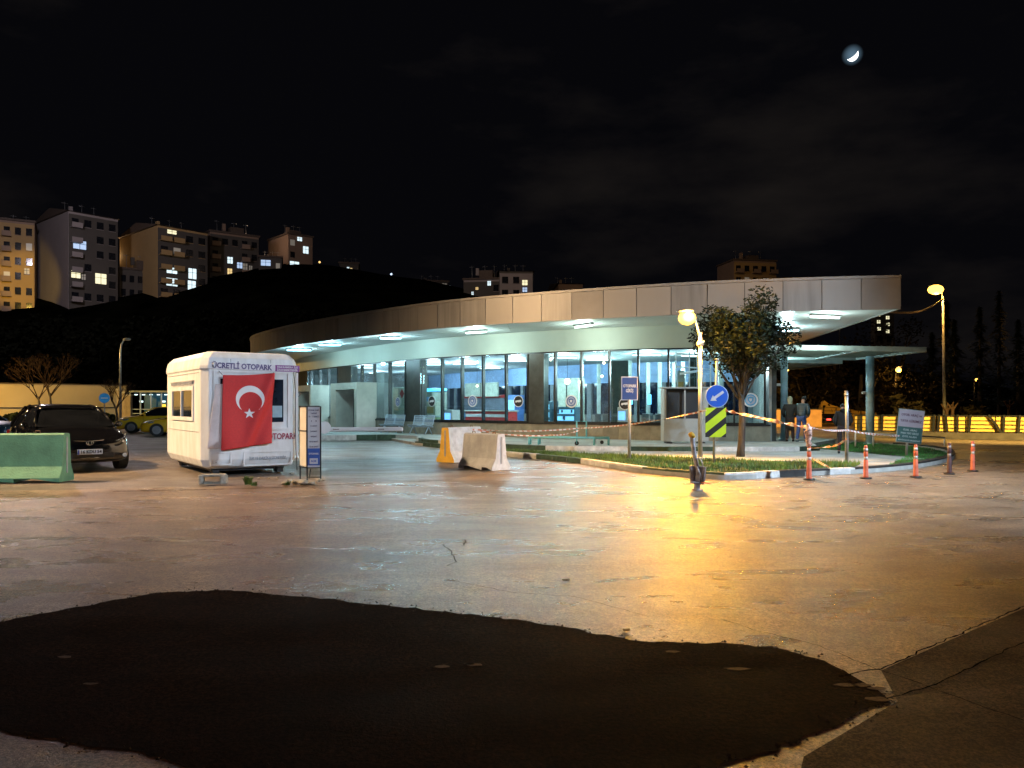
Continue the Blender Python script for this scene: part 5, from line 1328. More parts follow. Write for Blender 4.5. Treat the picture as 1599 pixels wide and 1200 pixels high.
car('parked_car', 'yellow taxi with a lit roof sign mostly hidden behind the booth', (-22.6, 44.0, -.02), R(-72), M_ctax, taxi=True, H=1.5)
car('parked_car', 'yellow car in front of the taxi beside the booth wall', (-19.0, 39.5, -.02), R(-76), M_ctax, H=1.4)
car('parked_car', 'blue car at the left edge beside the lit wall', (-21.8, 34.0, -.02), R(82), M_cblu, H=1.35)
# more cars behind the right-hand railing
p = P(1292, 668, 58); 
t = thing('distant_car', 'distant car with red and white lights behind the two standing people', 'car', (p.x, p.y, 0), 0)
bb = B(); bb.box((0, 0, .42), (1.7, 3.4, .36), bev=.12); bb.box((0, .2, .74), (1.4, 1.7, .34), bev=.14); bb.build('body', M_cblk, t)
bb = B(); bb.box((-.6, -1.72, .5), (.3, .04, .12)); bb.box((.6, -1.72, .5), (.3, .04, .12)); bb.build('tail_light', emis('tail_glow', (1, .06, .05), 3), t)
bb = B(); bb.box((0, -1.72, .34), (.5, .04, .1)); bb.build('plate', emis('plate_glow', (.6, .7, 1), 1), t)

# ================================================================== PEOPLE
def skin(name, nodes, edges, m, parent, lv=2):
    me = bpy.data.meshes.new(name); keys = list(nodes); me.from_pydata([nodes[k][0] for k in keys], [(keys.index(a), keys.index(b_)) for a, b_ in edges], [])
    o = bpy.data.objects.new(name, me); COL.objects.link(o); o.parent = parent
    sk = o.modifiers.new('skin', 'SKIN'); sk.use_smooth_shade = True
    for i, k_ in enumerate(keys):
        r_ = nodes[k_][1]; me.skin_vertices[0].data[i].radius = r_ if isinstance(r_, tuple) else (r_, r_)
    me.skin_vertices[0].data[0].use_root = True
    su = o.modifiers.new('sub', 'SUBSURF'); su.levels = 1; su.render_levels = lv
    me.materials.append(m); return o
M_skin = mat('skin', (.42, .24, .17), .55)
def person(label, loc, rz, H, lean, hair_m, top_m, leg_m, shoe_m, coat_len, stride=0.0, hooded=False, longhair=False, puffy=1.0, bow=.25):
    """faces local +y; feet at z=0"""
    t = thing('person', label, 'person', loc, rz); s = H / 1.75
    hip = .92 * s; ly = math.sin(lean); lz = math.cos(lean)
    def tor(h, x=0, y=0): return (x * s, (h * ly + y) * s, hip + h * lz * s)
    neck = tor(.54); hx = bow
    hd = (0, neck[1] + (.06 + hx * .14) * s, neck[2] + .17 * s * math.cos(hx))
    F_ = {}
    for sx, q in ((-1, 'l'), (1, 'r')):
        fy = sx * stride
        F_['hip' + q] = ((sx * .09 * s, 0, hip - .04 * s), .095 * s); F_['knee' + q] = ((sx * .10 * s, fy * .55 + .03 * s, .50 * s), .062 * s)
        F_['ank' + q] = ((sx * .11 * s, fy - (.06 if fy < 0 else 0) * s, .09 * s), .04 * s)
        F_['toe' + q] = ((sx * .13 * s, fy + .15 * s, .035 * s), .034 * s)
    bodyn = {'pel': ((0, 0, hip), (.13 * s, .10 * s)), 'wst': (tor(.2), (.12 * s, .09 * s)), 'chs': (tor(.40), (.15 * s, .10 * s)), 'nck': (neck, .05 * s), 'hd0': ((0, neck[1] + .03 * s, neck[2] + .08 * s), .065 * s), 'hd1': (hd, (.078 * s, .092 * s)), 'hd2': ((0, hd[1] + .01 * s, hd[2] + .085 * s), .055 * s)}
    ed = [('pel', 'wst'), ('wst', 'chs'), ('chs', 'nck'), ('nck', 'hd0'), ('hd0', 'hd1'), ('hd1', 'hd2')]
    arm = {}
    for sx, q in ((-1, 'l'), (1, 'r')):
        arm['sh' + q] = (tor(.47, sx * .19), .06 * s); arm['el' + q] = (tor(.20, sx * .26, -.03), .048 * s); arm['wr' + q] = (tor(.03, sx * .19, .16), .034 * s)
        arm['pm' + q] = (tor(.0, sx * .15, .22), (.035 * s, .02 * s))
        bodyn.update({k_: v_ for k_, v_ in arm.items() if k_.endswith(q)}); ed += [('chs', 'sh' + q), ('sh' + q, 'el' + q), ('el' + q, 'wr' + q), ('wr' + q, 'pm' + q)]
        for i in range(4):
            k1_, k2_ = 'f%d%s' % (i, q), 'g%d%s' % (i, q); bodyn[k1_] = (tor(-.02 + .0 * i, sx * (.11 - .0 * i), .25 - i * .019), .0095 * s); bodyn[k2_] = (tor(-.045, sx * (.08 + .004 * i), .25 - i * .019), .008 * s)
            ed += [('pm' + q, k1_), (k1_, k2_)]
        bodyn['th' + q] = (tor(.03, sx * .11, .24), .010 * s); ed.append(('pm' + q, 'th' + q))
        bodyn['hip' + q] = F_['hip' + q]; bodyn['knee' + q] = (F_['knee' + q][0], .05 * s); bodyn['ank' + q] = F_['ank' + q]; bodyn['toe' + q] = (F_['toe' + q][0], .028 * s)
        ed += [('pel', 'hip' + q), ('hip' + q, 'knee' + q), ('knee' + q, 'ank' + q), ('ank' + q, 'toe' + q)]
    skin('body', bodyn, ed, M_skin, t)
    # face features: nose, ears, eyes, mouth
    f = B(); f.ball((0, hd[1] + .095 * s, hd[2] - .01 * s), .016 * s, sub=1, sc=(.8, 1, 1.3)); f.build('nose', M_skin, t)
    f = B(); f.ball((-.082 * s, hd[1], hd[2]), .022 * s, sub=1, sc=(.4, .8, 1.3)); f.ball((.082 * s, hd[1], hd[2]), .022 * s, sub=1, sc=(.4, .8, 1.3)); f.build('ears', M_skin, t)
    f = B(); f.ball((-.03 * s, hd[1] + .082 * s, hd[2] + .015 * s), .011 * s, sub=1); f.ball((.03 * s, hd[1] + .082 * s, hd[2] + .015 * s), .011 * s, sub=1); f.box((0, hd[1] + .088 * s, hd[2] - .045 * s), (.04 * s, .01, .008)); f.build('eyes', M_black, t)
    # hair
    f = B(); f.ball((0, hd[1] - .012 * s, hd[2] + .03 * s), .105 * s, sc=(.95, 1.0, .95), sub=3)
    if longhair:
        f.tube([(0, hd[1] - .03 * s, hd[2] + .05 * s), (0, hd[1] - .055 * s, hd[2] - .06 * s), (.0, hd[1] - .075 * s, hd[2] - .19 * s), (0, hd[1] - .09 * s, hd[2] - .26 * s)], [.09 * s, .098 * s, .085 * s, .04 * s], 12)
    f.build('hair', hair_m, t)
    # trousers
    tn = {'pel': ((0, 0, hip - .02 * s), (.145 * s, .115 * s))}; te = []
    for q in 'lr':
        for k_, r_ in (('hip', .105), ('knee', .075), ('ank', .058)): tn[k_ + q] = (F_[k_ + q][0], r_ * s)
        te += [('pel', 'hip' + q), ('hip' + q, 'knee' + q), ('knee' + q, 'ank' + q)]
    skin('trousers', tn, te, leg_m, t)
    for q in 'lr':
        a_, c_ = Vector(F_['ank' + q][0]), Vector(F_['toe' + q][0]); bk = a_ + Vector((0, -.05 * s, -.045 * s))
        skin('shoe', {'a': ((a_.x, a_.y, .075 * s), .052 * s), 'h': ((bk.x, bk.y, .04 * s), .042 * s), 'm': (((a_.x + c_.x) / 2, (a_.y + c_.y) / 2 + .02, .045 * s), .046 * s), 't': ((c_.x, c_.y, .036 * s), .034 * s)}, [('a', 'h'), ('a', 'm'), ('m', 't')], shoe_m, t)
    # coat / jacket
    p_ = puffy; jn = {'chs': (tor(.38), (.175 * s * p_, .135 * s * p_)), 'col': (tor(.52), (.085 * s, .085 * s)), 'wst': (tor(.16), (.16 * s * p_, .135 * s * p_)), 'hem': (tor(-.04), (.165 * s * p_, .14 * s * p_))}
    je = [('chs', 'col'), ('chs', 'wst'), ('wst', 'hem')]
    if coat_len > .1:
        jn['hm2'] = ((0, 0, hip - coat_len * .5 * s), (.165 * s, .14 * s)); jn['hm3'] = ((0, -.01, hip - coat_len * s), (.185 * s, .15 * s)); je += [('hem', 'hm2'), ('hm2', 'hm3')]
    for sx, q in ((-1, 'l'), (1, 'r')):
        jn['sh' + q] = (tor(.46, sx * .185), .082 * s * p_); jn['el' + q] = (arm['el' + q][0], .072 * s * p_); jn['wr' + q] = (arm['wr' + q][0], .055 * s); je += [('chs', 'sh' + q), ('sh' + q, 'el' + q), ('el' + q, 'wr' + q)]
    skin('coat' if coat_len > .1 else 'jacket', jn, je, top_m, t)
    if hooded:
        f = B(); f.tube([(tor(.50)[0], tor(.50)[1] - .03, tor(.50)[2]), (0, tor(.56)[1] - .05 * s, tor(.56)[2]), (0, tor(.60)[1] - .03 * s, tor(.60)[2])], [.10 * s, .105 * s, .06 * s], 12); f.build('hood', top_m, t)
    return t
M_coat = mat('coat_black', (.012, .013, .013), .8, bump=.3); M_puf = mat('jacket_slate', (.045, .075, .095), .45, var=.3, vscale=2, stretch=(.4, .4, 14), bump=.6, bscale=3)
M_jean = mat('jeans_blue', (.05, .09, .26), .8, var=.2, vscale=20); M_trd = mat('trousers_dark', (.02, .012, .014), .8); M_shoe = mat('shoe_dark', (.02, .03, .03), .5); M_shoe2 = mat('shoe_grey', (.18, .25, .25), .5)
M_blond = mat('hair_pale', (.42, .44, .30), .6, var=.25, vscale=20, stretch=(8, 8, 1)); M_dkh = mat('hair_dark', (.012, .015, .017), .7)
g = G(1233.5, 692, .24); g.x, g.y = (1233.5 - CX) / FPX * 28.2, 28.2
person('person with pale hair in a long black coat standing by the blue column', (g.x, g.y, .24), R(-18), 1.66, R(3), M_blond, M_coat, M_trd, M_coat, .52, longhair=True, bow=.2)
person('person in a slate padded jacket and blue jeans leaning forward beside the long black coat', ((1251.5 - CX) / FPX * 28.0, 28.0, .24), R(-42), 1.70, R(13), M_dkh, M_puf, M_jean, M_shoe2, 0, puffy=1.12, bow=.55, stride=.10)
person('person in black jacket walking with head bowed behind the steel pipe', ((1316 - CX) / FPX * 23.6, 23.6, .105), R(-25), 1.56, R(12), M_dkh, M_coat, M_trd, M_shoe, 0, stride=.26, puffy=1.2, bow=.7, hooded=True)

# ================================================================== TREES
def leaf_crown(b, center, rad, n, size, seed, lobes=14, mi=1, squash=(1, 1, 1), r0=.22, r1=.46):
    rnd = random.Random(seed); C = []
    for i in range(lobes):
        a = rnd.uniform(0, 6.28); e = rnd.uniform(-.8, 1); r_ = rnd.uniform(.35, .80) if r1 > .4 else rnd.uniform(.2, .86)
        C.append((Vector((math.cos(a) * math.sqrt(1 - e * e * .8) * rad * r_ * squash[0], math.sin(a) * math.sqrt(1 - e * e * .8) * rad * r_ * squash[1], e * rad * r_ * squash[2])), rad * rnd.uniform(r0, r1)))
    for i in range(n):
        c, r_ = C[rnd.randrange(lobes)]; v = Vector((rnd.gauss(0, 1), rnd.gauss(0, 1), rnd.gauss(0, 1))).normalized() * r_ * (rnd.random() ** .35)
        p = Vector(center) + c + v; n1 = Vector((rnd.gauss(0, 1), rnd.gauss(0, 1), rnd.gauss(0, .6))).normalized(); n2 = n1.cross(Vector((rnd.gauss(0, 1), rnd.gauss(0, 1), rnd.gauss(0, 1)))).normalized()
        s_ = size * rnd.uniform(.5, 1.3); b.face([p - n1 * s_, p + n2 * s_ * .45, p + n1 * s_, p - n2 * s_ * .45], mi if rnd.random() < .6 else mi + 1)
    return C
M_bark = mat('bark', (.065, .055, .045), .9, var=.3, vscale=10, bump=.6, stretch=(1, 1, .25))
M_lf1 = mat('leaf_dark', (.010, .017, .007), .6, spec=.2, var=.5, vscale=4); M_lf2 = mat('leaf_mid', (.020, .030, .013), .6, spec=.2, var=.5, vscale=4)
g = G(1156, 714, .1); sc = g.y / FPX
t = thing('street_tree', 'dark round crowned tree in the grass right of the arrow sign', 'tree', (g.x, g.y, .09), 0)
zc_ = (714 - 528) * sc
bb = B(); tp = [(0, 0, -.05), (.04, 0, .5), (.06, 0, 1.1), (.03, 0, 1.7), (.06, 0, 2.3), (.1, 0, 3.2)]; bb.tube(tp, [.13, .10, .095, .085, .07, .04], 10)
CT = Vector(((1161 - 1156) * sc, 0, zc_ - .22)); bbc = B(); bbc.keep = True
LB = leaf_crown(bbc, CT, 1.52, 17000, .06, 11, 46, 0, (.96, .9, 1.12), .17, .38)
for c, r_ in LB: 
    e = CT + c; s0 = Vector((.05, 0, random.uniform(1.5, 2.6))); mdl = s0.lerp(e, .5) + Vector((0, 0, -.1)); bb.tube([s0, mdl, e], [.035, .022, .008], 5)
bb.tube([(.03, 0, 1.55), (-.14, 0, 1.78), (-.28, -.05, 2.1)], [.03, .02, .01], 6)
bb.build('trunk', M_bark, t); bbc.build('crown', [M_lf1, M_lf2], t)
# background trees behind the canopy and railing
M_bk1 = mat('backdrop_leaf', (.026, .020, .009), .8, var=.5, vscale=1.5, spec=.05); M_bk2 = mat('backdrop_leaf_dark', (.011, .010, .006), .8, var=.5, vscale=1.5, spec=.05)
def broad(u, vt, d, rad, seed, label, sz=.22, n=1500, mats_=(M_bk1, M_bk2)):
    x = (u - CX) / FPX * d; top = EYE + (HOR - vt) / FPX * d; t = thing('broadleaf_tree', label, 'tree', (x, d, 0), 0, 'trees beyond the yard'); rnd = random.Random(seed)
    bc = B(); bc.keep = True; ct = Vector((0, 0, top - rad * 1.0)); lb = leaf_crown(bc, ct, rad, n, sz, seed, 16, 0, (1, .8, 1.05)); bc.build('crown', list(mats_), t)
    b2 = B(); b2.tube([(0, 0, 0), (rnd.uniform(-.2, .2), 0, max(.6, top - rad * 1.6)), (0, 0, top - rad * .6)], [rad * .09, rad * .07, rad * .03], 7)
    for c, r_ in lb[:9]: b2.tube([(0, 0, max(.5, top - rad * 1.7)), ct + c * .9], [rad * .035, rad * .01], 5)
    b2.build('trunk', M_bark, t); return t
def conifer(u, vt, d, rad, seed, label):
    x = (u - CX) / FPX * d; top = EYE + (HOR - vt) / FPX * d; t = thing('conifer_tree', label, 'tree', (x, d, 0), 0, 'dark conifers at the right'); rnd = random.Random(seed); bc = B(); bc.keep = True
    n = 1500
    for i in range(n):
        h = rnd.random() ** .8; r_ = rad * (1 - h) * (.6 + .4 * math.sin(h * 40 + rnd.random())) * rnd.random() ** .4; a = rnd.uniform(0, 6.28); p = Vector((r_ * math.cos(a), r_ * math.sin(a), .8 + h * (top - .8) - r_ * .25))
        dv = Vector((math.cos(a), math.sin(a), -.35)).normalized(); q = dv.cross(Vector((0, 0, 1))).normalized(); s_ = .22 * rnd.uniform(.6, 1.4) * (d / 50); bc.face([p - q * s_ * .3, p + dv * s_, p + q * s_ * .3, p - dv * s_ * .6], rnd.randrange(2))
    bc.build('crown', [M_lf1, M_lf2], t); B().tube([(0, 0, 0), (0, 0, top * .95)], [.22, .03], 7).build('trunk', M_bark, t)
for u, vt, d, rad, sd, lb in ((1208, 585, 60, 2.4, 1, 'low tree between the terminal corner and the left canopy column'), (1262, 560, 64, 4.0, 2, 'brown lit tree behind the two standing people'), (1300, 530, 68, 4.4, 3, 'tall brownish tree behind the canopy gap'), (1345, 545, 64, 3.6, 4, 'tree right behind the round canopy column'), (1392, 590, 66, 2.8, 5, 'small tree under the distant orange lamp'),
                              (1418, 618, 44, 1.3, 6, 'small orange lit bush tree behind the tilted notice board'), (1440, 560, 60, 3.4, 7, 'dim tree right of the distant orange lamp'), (1521, 628, 44, 1.05, 8, 'low round reddish tree above the yellow hoarding'), (1240, 500, 85, 6, 9, 'far tree rising behind the terminal roof corner'), (1395, 480, 90, 6, 10, 'far tree behind the lit tower windows')):
    broad(u, vt, d, rad, sd, lb)
for i, (u, vt, d, rad) in enumerate(((1455, 520, 70, 3.0), (1490, 500, 62, 2.6), (1478, 470, 80, 3.2), (1530, 480, 66, 3.0), (1560, 455, 75, 3.2), (1590, 500, 60, 2.6), (1612, 470, 72, 3.2))):
    conifer(u, vt, d, rad, 30 + i, 'dark conifer %s' % ('right of the rear street lamp pole', 'close behind the rear street lamp', 'tall and slim behind the rear street lamp', 'above the reddish round tree', 'tallest one near the right edge', 'shorter one at the right edge', 'cut off by the right edge')[i])
def baretree(u, vb, vt, d, seed, label, spread=1.0):
    x = (u - CX) / FPX * d; t = thing('bare_tree', label, 'tree', (x, d, 0), 0, 'bare winter trees by the long wall'); rnd = random.Random(seed); H_ = EYE + (HOR - vt) / FPX * d; bt = B(); bc = B()
    bt.tube([(0, 0, 0), (.08, 0, H_ * .25), (.0, 0, H_ * .45)], [.10, .08, .06], 7)
    def br(p, dv, l_, r_, dep, bb_):
        q = p + dv * l_; bb_.tube([p, p.lerp(q, .5) + Vector((rnd.uniform(-.05, .05), 0, .04)) * l_, q], [r_, r_ * .8, r_ * .55], 4)
        if dep:
            for _ in range(3):
                nd = (dv + Vector((rnd.uniform(-.75, .75) * spread, rnd.uniform(-.5, .5), rnd.uniform(-.1, .5)))).normalized(); br(q, nd, l_ * rnd.uniform(.6, .85), r_ * .55, dep - 1, bb_)
    for _ in range(4): br(Vector((0, 0, H_ * .4)), Vector((rnd.uniform(-.8, .8) * spread, rnd.uniform(-.4, .4), 1)).normalized(), H_ * .2, .05, 4, bc)
    bt.build('trunk', M_bark, t); bc.build('crown', mat('twig', (.05, .03, .018), .9, spec=.1), t)
baretree(78, 650, 545, 50, 1, 'bare tree in front of the lit wall above the dark car'); baretree(60, 650, 560, 53, 3, 'fainter bare tree left of the first one by the wall'); baretree(181, 660, 590, 46, 5, 'small twisted bare tree near the grey lamp post', 1.2)
for i, (u, vt) in enumerate(((1478, 638), (1487, 636), (1576, 633))):
    d = 43; x = (u - CX) / FPX * d; tp_ = EYE + (HOR - vt) / FPX * d
    t = thing('pollarded_tree', ('short stump-like tree left of a pair above the hoarding', 'short stump-like tree right of a pair above the hoarding', 'forked stump-like tree above the hoarding near the right edge')[i], 'tree', (x, d, 0), 0)
    bb = B(); bb.tube([(0, 0, 0), (0, 0, tp_ * .8), (.02, 0, tp_)], [.12, .10, .09], 7); bb.build('trunk', mat('twig', (.05, .03, .018), .9, spec=.1), t)
    bb = B(); bb.tube([(0, 0, tp_ * .85), (-.3, 0, tp_ + .25)], [.07, .04], 6); bb.tube([(0, 0, tp_ * .85), (.3, 0, tp_ + .22)], [.07, .04], 6); bb.tube([(0, 0, tp_ * .85), (.05, 0, tp_ + .3)], [.06, .03], 6); bb.build('crown', MATS['twig'], t)

# ================================================================== RIGHT HOARDING + low wall
M_yel = mat('hoarding_yellow', (.62, .42, .09), .6, var=.05, vscale=.8)
hx0, hy0, hx1, hy1 = (1334 - CX) / FPX * 37.5, 37.5, (1720 - CX) / FPX * 33.5, 33.5
t = thing('hoarding_fence', 'yellow panelled fence with dark posts on a low dark wall at the right', 'fence', (hx0, hy0, 0), math.atan2(hy1 - hy0, hx1 - hx0)); Lh = math.hypot(hx1 - hx0, hy1 - hy0)
B().box((Lh / 2, 0, .15), (Lh, .3, .30)).build('low_wall', mat('lowwall', (.06, .055, .05), .85, var=.2), t)
bb = B(); x = 0
while x < Lh: bb.box((x + .58, .05, .70), (1.14, .04, .72), bev=.02, seg=1); x += 1.18
bb.build('yellow_panels', M_yel, t)
bb = B()
for z in (.50, .68, .86): bb.box((Lh / 2, 0.0, z), (Lh, .025, .025))
bb.box((Lh / 2, 0, 1.08), (Lh, .05, .05)); bb.build('rails', M_dgrey, t)
rnd = random.Random(5); us = [1345, 1377.6, 1404, 1435, 1458, 1465.6, 1478, 1495, 1514, 1567, 1591]
for i, u in enumerate(us):
    kq = (u - CX) / FPX; ca2, sa2 = (hx1 - hx0) / Lh, (hy1 - hy0) / Lh; x = (kq * hy0 - hx0) / (ca2 - kq * sa2)
    B().box((x, -.06, .70), (.09, .07, .85), ry=R(rnd.uniform(-5, 5))).build('post', M_dgrey, t)
B().box(((1530 - 1334) / FPX * 36, -.08, .70), (.09, .05, 1.0), ry=R(-32)).build('post', M_dgrey, t)
# lit walls farther behind the people
M_tan = mat('tan_wall', (.36, .22, .11), .8, var=.1)
a, c = P(1190, 600, 55), P(1282, 600, 55)
t = thing('boundary_wall', 'tan boundary wall behind the two standing people', 'wall', (a.x, a.y, 0), 0); bb = B(); bb.box(((c.x - a.x) / 2, 0, .62), (c.x - a.x, .3, 1.24)); bb.build('wall', M_tan, t)
B().box(((c.x - a.x) / 2, 0, 1.27), (c.x - a.x + .1, .4, .06)).build('coping', M_dgrey, t)
a = P(1281, 620, 62)
t = thing('gable_wall', 'bright yellow lit wall with a pointed top left of the bowed walker', 'wall', (a.x, a.y, 0), 0)
bb = B(); bb.extr([(0, 0), (4.6, 0), (4.6, .95), (2.7, 1.15), (1.5, 1.38), (.75, 1.62), (.3, 1.95), (.1, 1.7), (0, 1.3)], .3, Matrix.Identity(4)); bb.build('wall', M_yel, t)
bb = B()
for i in range(5): bb.box((2.2, -.15, .35 + i * .25), (4.4, .03, .03))
for i in range(5): bb.box((.2 + i * 1.0, -.15, .7), (.06, .06, 1.3))
bb.build('railing', M_dgrey, t)
lamp_point('fill_spot', (20.0, 50.0, 3.2), 2200, SODIUM, .3, None, 95, 'SPOT', (21.0, 56, .5))  # spot without a lamp, added to brighten the tan and yellow walls
lamp_point('fill_spot', (24.5, 22.0, 9.0), 60000, (1, .64, .17), .3, None, 40, 'SPOT', (21.5, 36.5, 0.9))  # unseen spot added to brighten the yellow fence

# ================================================================== LEFT: long lit wall, hedge, road sign, lamp post, shelter
a, c = P(-260, 600, 52), P(196, 600, 66); ang = math.atan2((c - a).y, (c - a).x); Lw = (c - a).xy.length
t = thing('long_wall', 'long pale wall lit yellow by a street lamp behind the dark car', 'wall', (a.x, a.y, 0), ang)
bb = B(); bb.box((Lw / 2, 0, 1.6), (Lw, .4, 3.2)); bb.build('wall', mat('long_wall_plaster', (.56, .47, .30), .8, var=.06, vscale=.3), t)
B().box((Lw / 2, 0, 3.24), (Lw + .1, .6, .08)).build('coping', mat('coping', (.10, .08, .06), .8), t)
B().box((Lw / 2, -.24, 1.35), (Lw, .1, .06)).build('ledge', M_dgrey, t)
bb = B(); bb.keep = True; rnd = random.Random(3)
for i in range(6000):
    s_ = rnd.random() * Lw; o_ = rnd.uniform(-2.4, -1.2); z = rnd.uniform(0, 1.0) * (.8 + .2 * math.sin(s_ * 1.3)); px_, py_ = a.x + math.cos(ang) * s_ - math.sin(ang) * o_, a.y + math.sin(ang) * s_ + math.cos(ang) * o_
    n1 = Vector((rnd.gauss(0, 1), rnd.gauss(0, 1), rnd.gauss(0, 1))).normalized() * .13; n2 = n1.orthogonal() * .6; p = Vector((px_, py_, z)); bb.face([p - n1, p + n2, p + n1, p - n2], 0)
tag(bb.build('hedge', [M_lf2]), 'low dark clipped hedge along the foot of the long lit wall', 'hedge')
p = P(163, 622, 42); t = thing('round_road_sign', 'small round blue road sign on a thin post behind the dark car', 'sign', (p.x, p.y, 0), R(20))
B().tube([(0, .03, 0), (0, .03, p.z)], .03, 8).build('post', M_steel, t); B().disc((0, 0, p.z), .27, .02).build('disc', mat('road_sign_blue', (.03, .22, .50), .4, emit=(.05, .4, .9), estr=.12), t)
bb = B(); bb.box((0, -.02, p.z), (.34, .01, .06)); bb.build('sign_bar', M_white, t)
p = P(190, 531, 48); t = thing('street_lamp', 'unlit grey street lamp with curved head left of the booth', 'street lamp', (p.x, p.y, 0), 0)
B().tube([(-.1, 0, 0), (-.08, 0, p.z * .85), (-.02, 0, p.z * .95), (.15, 0, p.z)], [.09, .06, .05, .045], 8).build('pole', M_steel, t)
B().ball((.32, 0, p.z + .03), .2, sc=(1.3, .8, .45)).build('lamp_head', M_pole, t)
# gate posts and railing beyond
for i, u in enumerate((187, 195, 202)):
    p = P(u, 640, 60); t = thing('gate_pillar', ('left', 'middle', 'right')[i] + ' pale gate pillar at the end of the long wall', 'pillar', (p.x, p.y, 0), 0, 'gate pillars at the end of the long wall')
    B().box((0, 0, 1.35 - .1 * i), (.32, .32, 2.7 - .2 * i)).build('shaft', mat('gate_pillar_paint', (.34, .28, .2), .8), t); B().box((0, 0, 2.74 - .2 * i), (.42, .42, .08)).build('cap', M_conc, t)
a, c = P(203, 612, 64), P(285, 612, 64)
t = thing('bus_shelter', 'distant glass shelter with a row of small lights left of the booth', 'shelter', (a.x, a.y, 0), 0); w = c.x - a.x
B().box((w / 2, 1.2, 2.68), (w, 2.8, .14)).build('roof', mat('shelter_roof', (.28, .34, .36), .5), t)
B().box((w / 2, 2.5, 1.3), (w, .06, 2.6)).build('rear_panel', mat('shelter_dark', (.03, .10, .13), .2), t)
bb = B()
for i in range(6): bb.box((w * i / 5, 0, 1.3), (.09, .09, 2.6))
for z in (.5, .85, 1.2): bb.box((w / 2, 0, z), (w, .05, .06))
bb.build('frame', MATS['shelter_roof'], t)
bb = B()
for i in range(7): bb.box((w * (i + .5) / 7, .4, 2.42), (.22, .1, .08))
for i in (1, 4): bb.box((w * (i + .2) / 7, .4, 1.85), (.26, .1, .14))
bb.build('light_row', emis('shelter_light', (.65, .9, 1), 1.6), t)
al = bpy.data.lights.new('shelter_light', 'AREA'); al.size = 4; al.energy = 60; al.color = (.45, .8, 1); ao = bpy.data.objects.new('shelter_light', al); COL.objects.link(ao); ao.parent = t; ao.location = (w / 2, 1.0, 2.5)
# lit display totem in the second portal
l_ = GC.hit(577); pp_, tt_, nn_ = GC.frame(l_); q = pp_ - nn_ * 1.3; q.x = (577.5 - CX) / FPX * q.y
t = thing('information_totem', 'slim totem with a glowing pale blue screen at the entrance portal', 'sign', (q.x, q.y, .24), 0)
B().box((0, .06, .45), (.10, .10, .9)).build('post', M_steel, t); B().box((0, .04, 1.5), (.34, .08, 1.5), bev=.01, seg=1).build('casing', M_steel, t)
B().box((0, -.01, 1.72), (.28, .02, .8)).build('screen', emis('totem_screen', (.45, .78, 1), 3.2), t); B().box((0, -.01, 1.08), (.28, .02, .4)).build('lower_screen', emis('totem_screen_low', (.5, .6, .9), 1.0), t)
l_ = GC.hit(541); pp_, tt_, nn_ = GC.frame(l_); q = pp_ - nn_ * .12; o = B().box((0, 0, 0), (.34, .01, .5)).build('wall_notice', mat('notice_yellow', (.42, .34, .16), .5)); o.location = (q.x, q.y, 2.2); o.rotation_euler = (0, 0, math.atan2(-nn_.y, -nn_.x) + R(90)); tag(o, 'small yellow notice on the dark column between the entrance portals', 'notice')

# ================================================================== HILL, APARTMENTS
def hillz(x, y):
    a_ = x / max(y, 1); pk = 33 + 5 * math.exp(-((a_ + .28) / .12) ** 2) - 9 * max(0, a_ + .12) * 4 if a_ > -.12 else 33 + 5 * math.exp(-((a_ + .28) / .12) ** 2)
    pk = max(3, pk); s_ = max(0, min(1, (y - 75) / 130)); s_ = s_ * s_ * (3 - 2 * s_)
    return pk * s_ + (.8 * math.sin(x * .11) * math.cos(y * .09) * s_)
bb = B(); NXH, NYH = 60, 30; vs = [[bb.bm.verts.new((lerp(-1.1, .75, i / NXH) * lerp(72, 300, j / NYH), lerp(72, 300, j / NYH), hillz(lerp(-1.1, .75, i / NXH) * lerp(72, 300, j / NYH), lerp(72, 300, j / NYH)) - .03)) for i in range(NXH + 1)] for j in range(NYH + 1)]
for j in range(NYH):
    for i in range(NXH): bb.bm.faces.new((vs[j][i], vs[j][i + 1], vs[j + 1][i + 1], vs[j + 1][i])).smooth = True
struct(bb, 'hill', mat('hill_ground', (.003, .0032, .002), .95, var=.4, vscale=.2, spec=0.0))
bb = B(); bb.keep = True; rnd = random.Random(8)
for i in range(420):
    y = rnd.uniform(84, 132); a_ = rnd.uniform(-.72, .1); x = a_ * y; z = hillz(x, y); r_ = rnd.uniform(1.2, 2.6)
    for k_ in range(46):
        v = Vector((rnd.gauss(0, 1), rnd.gauss(0, 1), rnd.gauss(0, .9))).normalized() * r_ * rnd.random() ** .4; p = Vector((x, y, z + r_ * .9)) + v; n1 = Vector((rnd.gauss(0, 1), rnd.gauss(0, 1), rnd.gauss(0, 1))).normalized() * .38; n2 = n1.orthogonal() * .7; bb.face([p - n1, p + n2, p + n1, p - n2])
tag(bb.build('wooded_slope', [mat('slope_leaf', (.004, .0045, .003), .95, var=.4, spec=0.0)]), 'dark wooded slope below the apartment blocks', 'woods', kind='stuff')

